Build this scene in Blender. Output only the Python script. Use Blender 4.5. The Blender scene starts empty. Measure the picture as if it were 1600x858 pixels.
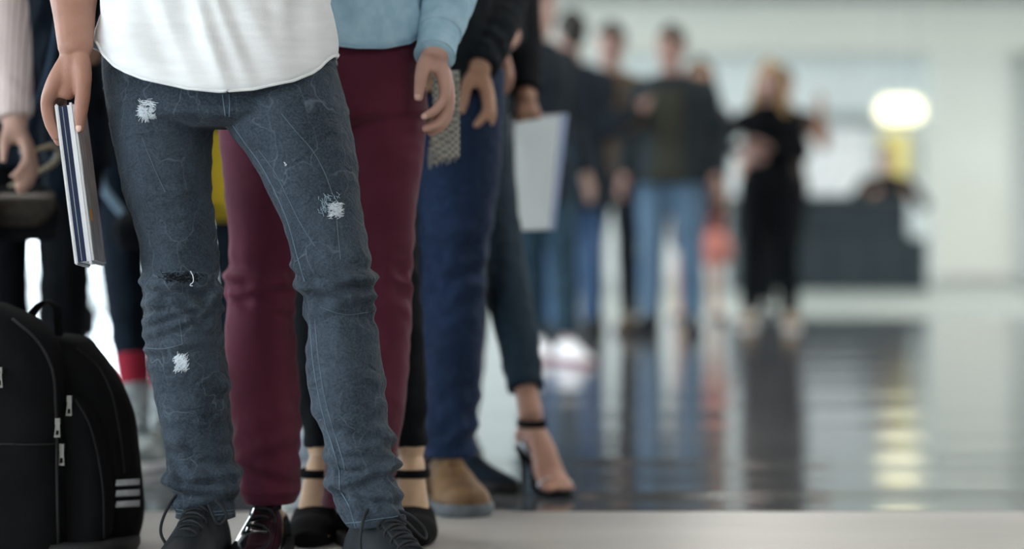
import bpy, bmesh, math, random
import numpy as np
from mathutils import Vector, Matrix
from mathutils.bvhtree import BVHTree

# ------------------------------------------------------------------ camera, light, exposure
SC = bpy.context.scene
COL = SC.collection
F = 85.0 / 36.0 * 1600.0        # focal length in pixels of the 1600 wide frame
H0 = 0.626                      # camera height
YH = 350.0                      # image row of the horizon
cam_d = bpy.data.cameras.new('camera'); cam = bpy.data.objects.new('camera', cam_d); COL.objects.link(cam)
cam.location = (0, 0, H0); cam.rotation_euler = (math.pi / 2, 0, 0)
cam_d.lens = 85; cam_d.sensor_width = 36; cam_d.shift_y = -(429.0 - YH) / 1600.0
cam_d.dof.use_dof = True; cam_d.dof.focus_distance = 4.22; cam_d.dof.aperture_fstop = 1.55
cam_d.clip_end = 200
SC.camera = cam
SC.view_settings.view_transform = 'Standard'; SC.view_settings.look = 'None'
SC.view_settings.gamma = 1.0; SC.view_settings.use_curve_mapping = False
SC.view_settings.exposure = 0.93
SC.cycles.use_denoising = True
world = bpy.data.worlds.new('overcast_sky'); SC.world = world; world.use_nodes = True
bg = world.node_tree.nodes['Background']
bg.inputs[0].default_value = (0.80, 0.92, 1.0, 1); bg.inputs[1].default_value = 4.2

def P(px, py, d):
    return np.array(((px - 800.0) * d / F, d, H0 - (py - YH) * d / F))

# ------------------------------------------------------------------ materials
def _n(nt, t, **kw):
    n = nt.nodes.new(t)
    for k, v in kw.items(): setattr(n, k, v)
    return n
def mat(name, c, c2=None, scale=8.0, rough=0.8, bump=0.0, bscale=300.0, metal=0.0, spec=0.3, sheen=0.0,
        emit=None, estr=0.0, sss=0.0, coat=0.0, stretch=(1, 1, 1), detail=4.0, lo=0.35, hi=0.65):
    m = bpy.data.materials.new(name); m.use_nodes = True; nt = m.node_tree
    b = nt.nodes['Principled BSDF']
    tc = _n(nt, 'ShaderNodeTexCoord'); mp = _n(nt, 'ShaderNodeMapping'); mp.inputs['Scale'].default_value = stretch
    nt.links.new(tc.outputs['Object'], mp.inputs['Vector'])
    nz = _n(nt, 'ShaderNodeTexNoise'); nz.inputs['Scale'].default_value = scale; nz.inputs['Detail'].default_value = detail
    nt.links.new(mp.outputs[0], nz.inputs['Vector'])
    rp = _n(nt, 'ShaderNodeValToRGB')
    rp.color_ramp.elements[0].position = lo; rp.color_ramp.elements[1].position = hi
    if c2 is None: c2 = tuple(min(1, x * 1.25 + 0.002) for x in c)
    rp.color_ramp.elements[0].color = (*c, 1); rp.color_ramp.elements[1].color = (*c2, 1)
    nt.links.new(nz.outputs['Fac'], rp.inputs['Fac']); nt.links.new(rp.outputs['Color'], b.inputs['Base Color'])
    b.inputs['Roughness'].default_value = rough; b.inputs['Metallic'].default_value = metal
    b.inputs['Specular IOR Level'].default_value = spec
    b.inputs['Sheen Weight'].default_value = sheen; b.inputs['Sheen Roughness'].default_value = 0.4
    b.inputs['Coat Weight'].default_value = coat
    if sss:
        b.inputs['Subsurface Weight'].default_value = sss; b.inputs['Subsurface Radius'].default_value = (0.012, 0.005, 0.003)
        b.inputs['Subsurface Scale'].default_value = 1.0
    if bump:
        n2 = _n(nt, 'ShaderNodeTexNoise'); n2.inputs['Scale'].default_value = bscale; n2.inputs['Detail'].default_value = 3
        nt.links.new(mp.outputs[0], n2.inputs['Vector'])
        bp = _n(nt, 'ShaderNodeBump'); bp.inputs['Strength'].default_value = bump; bp.inputs['Distance'].default_value = 0.002
        nt.links.new(n2.outputs['Fac'], bp.inputs['Height']); nt.links.new(bp.outputs['Normal'], b.inputs['Normal'])
    if emit:
        b.inputs['Emission Color'].default_value = (*emit, 1); b.inputs['Emission Strength'].default_value = estr
    return m

def denim(name, dark, mid, light, line):
    """washed denim: mottled dye, twill grain and thin pale worn creases"""
    m = mat(name, dark, mid, scale=9, rough=0.85, bump=0.35, bscale=420, spec=0.2, sheen=0.08, stretch=(1, 1, 0.55))
    nt = m.node_tree; b = nt.nodes['Principled BSDF']
    base = b.inputs['Base Color'].links[0].from_socket
    tc = next(n for n in nt.nodes if n.type == 'TEX_COORD')
    # fine grain
    g = _n(nt, 'ShaderNodeTexNoise'); g.inputs['Scale'].default_value = 260; g.inputs['Detail'].default_value = 2
    nt.links.new(tc.outputs['Object'], g.inputs['Vector'])
    gr = _n(nt, 'ShaderNodeMapRange'); gr.inputs[1].default_value = 0.3; gr.inputs[2].default_value = 0.75
    gr.inputs[3].default_value = 0; gr.inputs[4].default_value = 0.35
    nt.links.new(g.outputs['Fac'], gr.inputs[0])
    mx = _n(nt, 'ShaderNodeMix', data_type='RGBA'); nt.links.new(gr.outputs[0], mx.inputs[0])
    nt.links.new(base, mx.inputs[6]); mx.inputs[7].default_value = (*light, 1)
    # crackle of worn creases
    wn = _n(nt, 'ShaderNodeTexNoise'); wn.inputs['Scale'].default_value = 14
    nt.links.new(tc.outputs['Object'], wn.inputs['Vector'])
    va = _n(nt, 'ShaderNodeVectorMath', operation='MULTIPLY_ADD')
    nt.links.new(wn.outputs['Color'], va.inputs[0]); va.inputs[1].default_value = (0.09, 0.09, 0.09)
    nt.links.new(tc.outputs['Object'], va.inputs[2])
    mp = _n(nt, 'ShaderNodeMapping'); mp.inputs['Scale'].default_value = (1.6, 1.6, 0.8); nt.links.new(va.outputs[0], mp.inputs[0])
    vo = _n(nt, 'ShaderNodeTexVoronoi', feature='DISTANCE_TO_EDGE'); vo.inputs['Scale'].default_value = 9.5
    nt.links.new(mp.outputs[0], vo.inputs['Vector'])
    r1 = _n(nt, 'ShaderNodeMapRange'); r1.inputs[1].default_value = 0.0; r1.inputs[2].default_value = 0.022
    r1.inputs[3].default_value = 1; r1.inputs[4].default_value = 0; nt.links.new(vo.outputs['Distance'], r1.inputs[0])
    wk = _n(nt, 'ShaderNodeTexNoise'); wk.inputs['Scale'].default_value = 11; nt.links.new(tc.outputs['Object'], wk.inputs['Vector'])
    r2 = _n(nt, 'ShaderNodeMapRange'); r2.inputs[1].default_value = 0.42; r2.inputs[2].default_value = 0.66
    r2.inputs[3].default_value = 0; r2.inputs[4].default_value = 0.30; nt.links.new(wk.outputs['Fac'], r2.inputs[0])
    mu = _n(nt, 'ShaderNodeMath', operation='MULTIPLY'); nt.links.new(r1.outputs[0], mu.inputs[0]); nt.links.new(r2.outputs[0], mu.inputs[1])
    m2 = _n(nt, 'ShaderNodeMix', data_type='RGBA'); nt.links.new(mu.outputs[0], m2.inputs[0])
    nt.links.new(mx.outputs[2], m2.inputs[6]); m2.inputs[7].default_value = (*line, 1)
    nt.links.new(m2.outputs[2], b.inputs['Base Color'])
    # creases also stand a little proud
    bp = next(n for n in nt.nodes if n.type == 'BUMP')
    b2 = _n(nt, 'ShaderNodeBump'); b2.inputs['Strength'].default_value = 0.5; b2.inputs['Distance'].default_value = 0.003
    nt.links.new(mu.outputs[0], b2.inputs['Height']); nt.links.new(bp.outputs['Normal'], b2.inputs['Normal'])
    # small wrinkles of the cloth
    wm = _n(nt, 'ShaderNodeMapping'); wm.inputs['Rotation'].default_value = (0, .6, 0); wm.inputs['Scale'].default_value = (1, 1, 2.2); nt.links.new(va.outputs[0], wm.inputs[0])
    w3 = _n(nt, 'ShaderNodeTexNoise'); w3.inputs['Scale'].default_value = 24; w3.inputs['Detail'].default_value = 3; nt.links.new(wm.outputs[0], w3.inputs['Vector'])
    b3 = _n(nt, 'ShaderNodeBump'); b3.inputs['Strength'].default_value = 0.7; b3.inputs['Distance'].default_value = 0.012
    nt.links.new(w3.outputs['Fac'], b3.inputs['Height']); nt.links.new(b2.outputs['Normal'], b3.inputs['Normal'])
    nt.links.new(b3.outputs['Normal'], b.inputs['Normal'])
    return m

def stripes(name, c, c2, freq, axis='X', rough=0.8, width=0.5, soft=0.1):
    m = mat(name, c, c, rough=rough, bump=0.2); nt = m.node_tree; b = nt.nodes['Principled BSDF']
    tc = next(n for n in nt.nodes if n.type == 'TEX_COORD')
    w = _n(nt, 'ShaderNodeTexWave', bands_direction=axis); w.inputs['Scale'].default_value = freq; w.inputs['Distortion'].default_value = 0.6
    nt.links.new(tc.outputs['Object'], w.inputs['Vector'])
    r = _n(nt, 'ShaderNodeValToRGB'); r.color_ramp.elements[0].position = width - soft; r.color_ramp.elements[1].position = width + soft
    r.color_ramp.elements[0].color = (*c, 1); r.color_ramp.elements[1].color = (*c2, 1)
    nt.links.new(w.outputs['Fac'], r.inputs['Fac']); nt.links.new(r.outputs['Color'], b.inputs['Base Color'])
    return m

def checks(name, c, c2, scale):
    m = mat(name, c, c, rough=0.9, bump=0.5); nt = m.node_tree; b = nt.nodes['Principled BSDF']
    tc = next(n for n in nt.nodes if n.type == 'TEX_COORD')
    w = _n(nt, 'ShaderNodeTexChecker'); w.inputs['Scale'].default_value = scale
    w.inputs[1].default_value = (*c, 1); w.inputs[2].default_value = (*c2, 1)
    nt.links.new(tc.outputs['Object'], w.inputs['Vector']); nt.links.new(w.outputs['Color'], b.inputs['Base Color'])
    return m

# ------------------------------------------------------------------ mesh helpers
def vnoise(p, seed=0.0):
    p = np.asarray(p, float); i = np.floor(p); f = p - i; f = f * f * (3 - 2 * f); out = 0
    for dx in (0, 1):
        for dy in (0, 1):
            for dz in (0, 1):
                h = np.sin((i[..., 0] + dx) * 127.1 + (i[..., 1] + dy) * 311.7 + (i[..., 2] + dz) * 74.7 + seed * 13.37) * 43758.5453
                h = (h - np.floor(h)) * 2 - 1
                w = (f[..., 0] if dx else 1 - f[..., 0]) * (f[..., 1] if dy else 1 - f[..., 1]) * (f[..., 2] if dz else 1 - f[..., 2])
                out = out + h * w
    return out

def spline(ctrl, m):
    """smooth resampling of control rows (k, c) by chord length of the first three columns"""
    c = np.asarray(ctrl, float)
    if len(c) == 2:
        t = np.linspace(0, 1, m)[:, None]; return c[0] * (1 - t) + c[1] * t
    s = np.r_[0, np.cumsum(np.maximum(np.linalg.norm(np.diff(c[:, :3], axis=0), axis=1), 1e-6))]
    dlt = np.diff(c, axis=0) / np.diff(s)[:, None]
    tg = np.empty_like(c); tg[0] = dlt[0]; tg[-1] = dlt[-1]
    h0 = np.diff(s)[:-1, None]; h1 = np.diff(s)[1:, None]
    tg[1:-1] = (dlt[:-1] * h1 + dlt[1:] * h0) / (h0 + h1)
    x = np.linspace(0, s[-1], m); k = np.clip(np.searchsorted(s, x, side='right') - 1, 0, len(s) - 2)
    h = (s[k + 1] - s[k])[:, None]; t = ((x - s[k])[:, None]) / h
    return ((2 * t**3 - 3 * t**2 + 1) * c[k] + (t**3 - 2 * t**2 + t) * h * tg[k] + (-2 * t**3 + 3 * t**2) * c[k + 1] + (t**3 - t**2) * h * tg[k + 1])

class MB:
    def __init__(s): s.v = []; s.f = []; s.n = 0
    def raw(s, v, f):
        v = np.asarray(v, float).reshape(-1, 3); s.v.append(v); s.f += [[i + s.n for i in q] for q in f]; s.n += len(v)
    def grid(s, v, closed_u=True, cap0=True, cap1=True):
        """v: (m, n, 3) rings"""
        m, n, _ = v.shape; f = []
        for i in range(m - 1):
            a = i * n; b = a + n
            for j in range(n if closed_u else n - 1):
                k = (j + 1) % n; f.append((a + j, a + k, b + k, b + j))
        if cap0: f.append(tuple(range(n - 1, -1, -1)))
        if cap1: f.append(tuple(range((m - 1) * n, m * n)))
        s.raw(v.reshape(-1, 3), f)
    def tube(s, pts, rad, n=20, step=0.02, horiz=False, ref=(1, 0, 0), disp=None, cap='dome', sq=2.0, m=None):
        rad = [r if hasattr(r, '__len__') else (r, r) for r in rad]
        c = np.c_[np.asarray([list(p) for p in pts], float), np.asarray(rad, float)]
        L = np.linalg.norm(np.diff(c[:, :3], axis=0), axis=1).sum()
        m = m or max(4, int(L / step) + 2)
        q = spline(c, m); ctr = q[:, :3]; ra = np.maximum(q[:, 3], 1e-4); rb = np.maximum(q[:, 4], 1e-4)
        if horiz:
            A = np.tile((1.0, 0, 0), (m, 1)); B = np.tile((0, 1.0, 0), (m, 1)); T = np.tile((0, 0, np.sign(ctr[-1, 2] - ctr[0, 2]) or 1.0), (m, 1))
        else:
            T = np.gradient(ctr, axis=0); T /= np.linalg.norm(T, axis=1)[:, None] + 1e-12
            A = np.empty_like(T); r = np.asarray(ref, float)
            for i in range(m):
                a = r - T[i] * (T[i] @ r)
                if np.linalg.norm(a) < 0.15: a = (A[i - 1] if i else np.array((0.3, 1, 0.2))); a = a - T[i] * (T[i] @ a)
                A[i] = a / np.linalg.norm(a)
            B = np.cross(T, A)
        th = np.arange(n) / n * 2 * np.pi
        ct, st = np.cos(th), np.sin(th)
        if sq != 2.0:
            ct = np.sign(ct) * np.abs(ct) ** (2 / sq); st = np.sign(st) * np.abs(st) ** (2 / sq)
        if cap == 'dome':
            e = np.array([0.25, 0.6, 0.88]); k = np.sqrt(1 - (1 - e) ** 2)
            def endrings(i, sg):
                rr = min(ra[i], rb[i]); out = []
                for ee, kk in zip(e, k): out.append((ctr[i] + sg * T[i] * rr * (1 - ee), ra[i] * kk, rb[i] * kk, A[i], B[i]))
                return out
            pre = endrings(0, -1); post = endrings(m - 1, 1)[::-1]
            ctr = np.array([x[0] for x in pre] + list(ctr) + [x[0] for x in post]); ra = np.r_[[x[1] for x in pre], ra, [x[1] for x in post]]
            rb = np.r_[[x[2] for x in pre], rb, [x[2] for x in post]]
            A = np.array([x[3] for x in pre] + list(A) + [x[3] for x in post]); B = np.array([x[4] for x in pre] + list(B) + [x[4] for x in post])
        sarc = np.r_[0, np.cumsum(np.linalg.norm(np.diff(ctr, axis=0), axis=1))]
        dr = 0
        if disp is not None: dr = disp(sarc[:, None] + 0 * th[None], th[None] + 0 * sarc[:, None], sarc[-1])
        v = ctr[:, None, :] + ((ra[:, None] + dr) * ct[None])[..., None] * A[:, None, :] + ((rb[:, None] + dr) * st[None])[..., None] * B[:, None, :]
        s.grid(v)
    def ell(s, c, r, n=16, m=10, rot=None):
        th = np.arange(n) / n * 2 * np.pi; ph = np.linspace(0.12, np.pi - 0.12, m)
        v = np.stack([np.sin(ph)[:, None] * np.cos(th) * r[0], np.sin(ph)[:, None] * np.sin(th) * r[1], -np.cos(ph)[:, None] + 0 * th[None]], -1)
        v[..., 2] *= r[2]
        if rot is not None: v = v @ np.asarray(rot).T
        s.grid(v + np.asarray(c, float))
    def box(s, c, h, rot=None):
        v = np.array([(x, y, z) for x in (-1, 1) for y in (-1, 1) for z in (-1, 1)], float) * np.asarray(h, float)
        if rot is not None: v = v @ np.asarray(rot).T
        s.raw(v + np.asarray(c, float), [(0, 1, 3, 2), (4, 6, 7, 5), (0, 4, 5, 1), (2, 3, 7, 6), (0, 2, 6, 4), (1, 5, 7, 3)])
    def xf(s, M):
        M = np.asarray(M, float)
        s.v = [v @ M[:3, :3].T + M[:3, 3] for v in s.v]; return s
    def verts(s): return np.concatenate(s.v) if s.v else np.zeros((0, 3))
    def mesh(s, name, smooth=True):
        me = bpy.data.meshes.new(name); me.from_pydata(s.verts().tolist(), [], s.f); me.update()
        bm = bmesh.new(); bm.from_mesh(me); bmesh.ops.recalc_face_normals(bm, faces=bm.faces); bm.to_mesh(me); bm.free()
        if smooth: me.polygons.foreach_set('use_smooth', [True] * len(me.polygons))
        return me
    def union(s, name, voxel=0.008, smooth=3, post=None):
        """all tubes grown together into ONE continuous skin"""
        me = s.mesh(name + '_raw'); o = bpy.data.objects.new('tmp', me); COL.objects.link(o)
        r = o.modifiers.new('r', 'REMESH'); r.mode = 'VOXEL'; r.voxel_size = voxel; r.use_smooth_shade = True
        if smooth:
            q = o.modifiers.new('s', 'SMOOTH'); q.factor = 0.5; q.iterations = smooth
        dg = bpy.context.evaluated_depsgraph_get()
        out = bpy.data.meshes.new_from_object(o.evaluated_get(dg)); out.name = name
        bpy.data.objects.remove(o); bpy.data.meshes.remove(me)
        if post is not None:
            n = len(out.vertices); co = np.empty(n * 3); out.vertices.foreach_get('co', co); no = np.empty(n * 3)
            out.vertices.foreach_get('normal', no)
            co = post(co.reshape(-1, 3), no.reshape(-1, 3)); out.vertices.foreach_set('co', co.ravel()); out.update()
        out.polygons.foreach_set('use_smooth', [True] * len(out.polygons))
        return out

def link(name, me, m, parent=None, loc=None, **props):
    o = bpy.data.objects.new(name, me); COL.objects.link(o)
    if me is not None and m is not None: me.materials.append(m)
    if parent is not None: o.parent = parent
    if loc is not None: o.location = Vector(loc)
    for k, v in props.items(): o[k] = v
    return o
def thing(name, label, cat, loc=(0, 0, 0), group=None):
    o = bpy.data.objects.new(name, None); COL.objects.link(o); o.location = Vector(loc); o['label'] = label; o['category'] = cat
    o.empty_display_size = 0.1
    if group: o['group'] = group
    return o
def struct(name, me, m, parent=None, **kw):
    o = link(name, me, m, parent)
    if parent is None: o['kind'] = 'structure'
    for k, v in kw.items(): o[k] = v
    return o
def boxmesh(name, lo, hi, bevel=0.0):
    b = MB(); lo = np.asarray(lo, float); hi = np.asarray(hi, float); b.box((lo + hi) / 2, (hi - lo) / 2); me = b.mesh(name, False)
    if bevel:
        bm = bmesh.new(); bm.from_mesh(me); bmesh.ops.bevel(bm, geom=bm.edges[:], offset=bevel, segments=2, affect='EDGES'); bm.to_mesh(me); bm.free()
    return me
def rotz(a):
    c, s = math.cos(a), math.sin(a); return np.array(((c, -s, 0), (s, c, 0), (0, 0, 1.0)))
def plus(fa, ridges, y0, d):
    """fa plus single drawn folds: (image row, height m, half width m, slant m, side -1..1)"""
    def fn(s, th, L):
        r = fa(s, th, L)
        for (y, a, w, sl, sd) in ridges:
            s0 = (y - y0) * d / F + sl * np.cos(th); e = (s - s0) / w
            m = np.clip(.55 + .45 * np.cos(th) * sd - .25 * np.sin(th) + .25 * vnoise(np.stack([np.cos(th) * 2, np.sin(th) * 2, s * 3 + y], -1), y), 0, 1.2)
            r = r + a * m * (np.exp(-e * e) - .55 * np.exp(-(e - 1.7) ** 2))
        return r
    return fn
def folds(amp, seed=0, f=16.0, zones=None, skew=0.35, base=0.25):
    """cloth folds for a tube: wavy ring creases, strongest inside zones [(centre 0..1, width, gain)]"""
    def fn(s, th, L):
        u = s / L
        p = np.stack([np.cos(th) * 1.3, np.sin(th) * 1.3, s * 7.0], -1)
        n1 = vnoise(p + seed * 3.1, seed); n2 = vnoise(p * 2.3 + 9.1 + seed, seed + 1)
        w = base + 0 * u
        for (c, wd, g) in (zones or []): w = w + g * np.exp(-((u - c) / wd) ** 2)
        ph = s * f + skew * np.sin(th + seed) + 0.55 * n1 + 0.2 * n2
        ridge = 1 - 2 * np.abs(((ph % 1.0) * 2 - 1)) ** 0.8
        msk = np.clip(0.5 + 0.9 * vnoise(p * 1.1 + 31.7 + seed, seed + 5), 0, 1)
        return amp * w * (ridge * msk * 0.8 + n2 * 0.6)
    return fn
# ------------------------------------------------------------------ people
SKIN = {}
def skin(c):
    if c not in SKIN: SKIN[c] = mat('skin', tuple(x * 0.86 for x in c), c, scale=22, rough=0.5, bump=0.25, bscale=380, spec=0.35, sss=0.06)
    return SKIN[c]
M_NAIL = mat('fingernail', (.62, .40, .34), rough=.3)
M_EYE = mat('eye_white', (0.7, 0.68, 0.66), rough=0.2); M_LIP = mat('lip', (0.34, 0.11, 0.10), rough=0.45)
HAIRM = {}
def hairm(c):
    if c not in HAIRM: HAIRM[c] = mat('hair', tuple(x * 0.6 for x in c), c, scale=60, rough=0.5, bump=0.6, bscale=160, stretch=(1, 1, 0.15))
    return HAIRM[c]

def two_bone(a, b, l1, l2, pole):
    a, b, pole = map(lambda q: np.asarray(q, float), (a, b, pole)); v = b - a; L = np.linalg.norm(v)
    L2 = min(L, (l1 + l2) * 0.999); u = v / L; x = (l1 * l1 - l2 * l2 + L2 * L2) / (2 * L2); h = math.sqrt(max(l1 * l1 - x * x, 0))
    p = pole - u * (u @ pole); p /= np.linalg.norm(p) + 1e-9
    return a + u * x * (L / L2) + p * h

def K(px, py, dd): return ((px - 680) / 830.0, dd, -(py - 88) / 830.0)
RELAX = [
 ([K(672, 90, .004), K(662, 108, -.010), K(657, 134, -.016), K(654, 157, -.013)], (.015, .0145, .0118, .0092)),
 ([K(682, 88, .004), K(694, 130, -.002), K(694, 155, -.002), K(681, 175, -.004), K(662, 187, -.002)], (.015, .0135, .0104, .0092, .0074)),
 ([K(684, 88, .012), K(697, 134, .017), K(700, 168, .020), K(687, 194, .020), K(664, 205, .019)], (.015, .0138, .0112, .0100, .0080)),
 ([K(684, 88, .022), K(698, 132, .036), K(702, 168, .040), K(691, 198, .041), K(671, 211, .040)], (.014, .0130, .0105, .0095, .0078)),
 ([K(682, 88, .026), K(695, 126, .053), K(697, 150, .058), K(689, 172, .058), K(675, 185, .056)], (.013, .0115, .0090, .0082, .0068))]
# closed over the top edge of a flat thing hanging below
def G(px, py, dd): return ((px - 118) / 890.0, dd, -(py - 78) / 890.0)
GRIP = [
 ([G(122, 82, .0), G(131, 112, -.016), G(132, 150, -.016), G(127.5, 186, -.010), G(126, 207, -.008)], (.016, .0165, .0142, .0118, .0088)),
 ([G(114, 84, .004), G(84, 142, -.006), G(72, 166, .010), G(76, 198, .016), G(84, 218, .018)], (.016, .0155, .0120, .0105, .0085)),
 ([G(112, 84, .014), G(86, 142, .018), G(75, 170, .030), G(78, 204, .036), G(86, 226, .038)], (.016, .0155, .0120, .0105, .0085)),
 ([G(112, 84, .024), G(90, 140, .040), G(79, 168, .050), G(82, 200, .056), G(90, 222, .058)], (.015, .0145, .0115, .0100, .0082)),
 ([G(112, 84, .030), G(96, 134, .058), G(85, 158, .068), G(88, 182, .072), G(94, 198, .074)], (.014, .0125, .0100, .0090, .0075))]

WEB = {'relax': [([K(680, 84, .006), K(681, 104, .0), K(677, 112, -.006)], (.020, .0175, .010)), ([K(682, 86, .016), K(690, 116, .028), K(694, 128, .030)], ((.018, .022), (.016, .026), (.013, .024)))],
       'grip': [([G(119, 74, .006), G(112, 112, .0), G(103, 148, .002)], (.022, .0250, .0180)), ([G(116, 76, .012), G(96, 122, .022), G(88, 140, .024)], ((.020, .024), (.018, .030), (.015, .028)))]}
def add_hand(mb, wrist, dirv, side, pose, sc=1.0, twist=0.0):
    """pose is a left hand for RELAX, a right hand for GRIP; side +1 left, -1 right"""
    d = -np.asarray(dirv, float); d /= np.linalg.norm(d)          # local +z
    x = np.array((1.0, 0, 0)) if abs(d[0]) < .8 else np.array((0, 0, 1.0)); x = x - d * (d @ x); x /= np.linalg.norm(x); y = np.cross(d, x)
    R = np.stack([x, y, d], 1) @ rotz(twist)
    mir = side if pose is RELAX else -side
    for pts, rad in pose:
        q = np.array(pts) * sc; q[:, 0] *= mir
        mb.tube(q @ R.T + wrist, [r * sc for r in rad], n=12, step=0.006)
    for pts, rad in WEB['relax' if pose is RELAX else 'grip']:
        q = np.array(pts) * sc; q[:, 0] *= mir
        rd = [(r[0] * sc, r[1] * sc) if hasattr(r, '__len__') else (r * sc, r * sc) for r in rad]
        mb.tube(q @ R.T + wrist, rd, n=14, step=0.006, ref=R[:, 0])
    out = []
    for pts, rad in pose:
        a, e = np.array(pts[-2]), np.array(pts[-1]); a = a * (mir, 1, 1); e = e * (mir, 1, 1)
        out.append(((e * sc) @ R.T + wrist, ((e - a) / np.linalg.norm(e - a)) @ R.T, rad[-1] * sc, R))
    return out

SHOE = {  # y along foot (toe is negative), half width, height
 'sneaker': [(.078, .016, .060), (.070, .028, .085), (.045, .035, .108), (.0, .037, .118), (-.035, .039, .112), (-.075, .043, .094), (-.115, .047, .074), (-.155, .047, .058), (-.19, .040, .048), (-.212, .026, .040), (-.220, .010, .034)],
 'derby':   [(.078, .016, .055), (.070, .026, .072), (.045, .032, .085), (.0, .035, .095), (-.035, .038, .094), (-.075, .041, .080), (-.115, .044, .062), (-.16, .044, .050), (-.20, .036, .042), (-.225, .024, .036), (-.236, .010, .032)],
 'boot':    [(.080, .018, .075), (.072, .030, .105), (.045, .038, .135), (.0, .040, .140), (-.035, .041, .128), (-.075, .045, .100), (-.115, .049, .080), (-.155, .049, .066), (-.19, .042, .055), (-.215, .028, .045), (-.224, .012, .038)],
 'heavy':   [(.085, .018, .060), (.076, .032, .080), (.045, .041, .096), (.0, .043, .102), (-.035, .044, .098), (-.075, .050, .086), (-.115, .055, .072), (-.155, .056, .066), (-.19, .049, .060), (-.218, .033, .052), (-.228, .014, .044)]}
def shoe_h(kind, y):
    a = np.array(SHOE[kind]); return np.interp(-y, -a[:, 0], a[:, 2])
def shoe_w(kind, y):
    a = np.array(SHOE[kind]); return np.interp(-y, -a[:, 0], a[:, 1])
def make_shoe(root, M, kind, m_up, m_sole, m_lace=None, sc=1.0, bow=False, sole_h=0.024, name='shoe', rows=6):
    """M: 4x4 from the foot frame (ankle over origin, toe to -y) to root space"""
    a = spline(np.c_[[0] * len(SHOE[kind]), np.array(SHOE[kind])[:, 0], [0] * len(SHOE[kind]), np.array(SHOE[kind])[:, 1:]], 34)
    th = np.linspace(0, np.pi, 17); b = MB(); rings = []
    for r in a:
        y, w, h = r[1], max(r[3], .004), max(r[4], .02)
        x = np.sign(np.cos(th)) * np.abs(np.cos(th)) ** 0.75 * w * (1 - 0.22 * np.sin(th) ** 2); z = sole_h * 0.8 + (h - sole_h * 0.8) * np.sin(th) ** 0.85
        rings.append(np.stack([np.r_[x, x[-1] * .5, x[0] * .5], np.full(19, y), np.r_[z, z[-1], z[0]]], -1))
    b.grid(np.array(rings) * sc); b.xf(M); up = link(name, b.mesh(name), m_up, root)
    b = MB(); rings = []
    for r in a:
        y, w = r[1] * 1.02, r[3] + .0045
        prof = [(-w * .93, 0), (-w, .006), (-w, sole_h - .004), (-w * .93, sole_h), (w * .93, sole_h), (w, sole_h - .004), (w, .006), (w * .93, 0)]
        rings.append([(x, y, z) for x, z in prof])
    b.grid(np.array(rings, float) * sc); b.xf(M); link('sole', b.mesh('sole'), m_sole, up)
    if m_lace is not None:
        pts = []; ys = np.linspace(-.118, -.012, rows)
        for i, y in enumerate(ys):
            w = .021; h = shoe_h(kind, y) + .003
            s = 1 if i % 2 else -1
            pts += [(-s * w, y, h - .010), (-s * w * .5, y, h + .001), (0, y + .004, h + .003), (s * w * .5, y + .007, h + .001), (s * w, y + .008, h - .010)]
        if bow:
            h = shoe_h(kind, -.015) + .006
            pts += [(.0, -.020, h), (.03, -.045, h - .004), (.052, -.062, h - .030), (.045, -.075, h - .040), (.02, -.05, h - .012), (0, -.022, h + .003),
                    (-.03, -.03, h + .006), (-.050, -.045, h - .02), (-.056, -.06, h - .06), (-.047, -.064, h - .075)]
        b = MB(); b.tube(np.array(pts) * sc, [.0026 * sc] * len(pts), n=6, step=0.004); b.xf(M); link('laces', b.mesh('laces'), m_lace, up)
        b = MB(); ty = np.linspace(-.125, .012, 8)
        b.tube([(0, y * sc, (shoe_h(kind, y) - .002) * sc) for y in ty], [(.019 * sc, .004 * sc)] * 8, n=10, step=.01); b.xf(M); link('tongue', b.mesh('tongue'), m_up, up)
    return up

def foot_frame(a, yaw, R, lift=0.0):
    M = np.eye(4); M[:3, :3] = R @ rotz(yaw); M[:3, 3] = R @ np.array((a[0], a[1], lift)); return M

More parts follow.
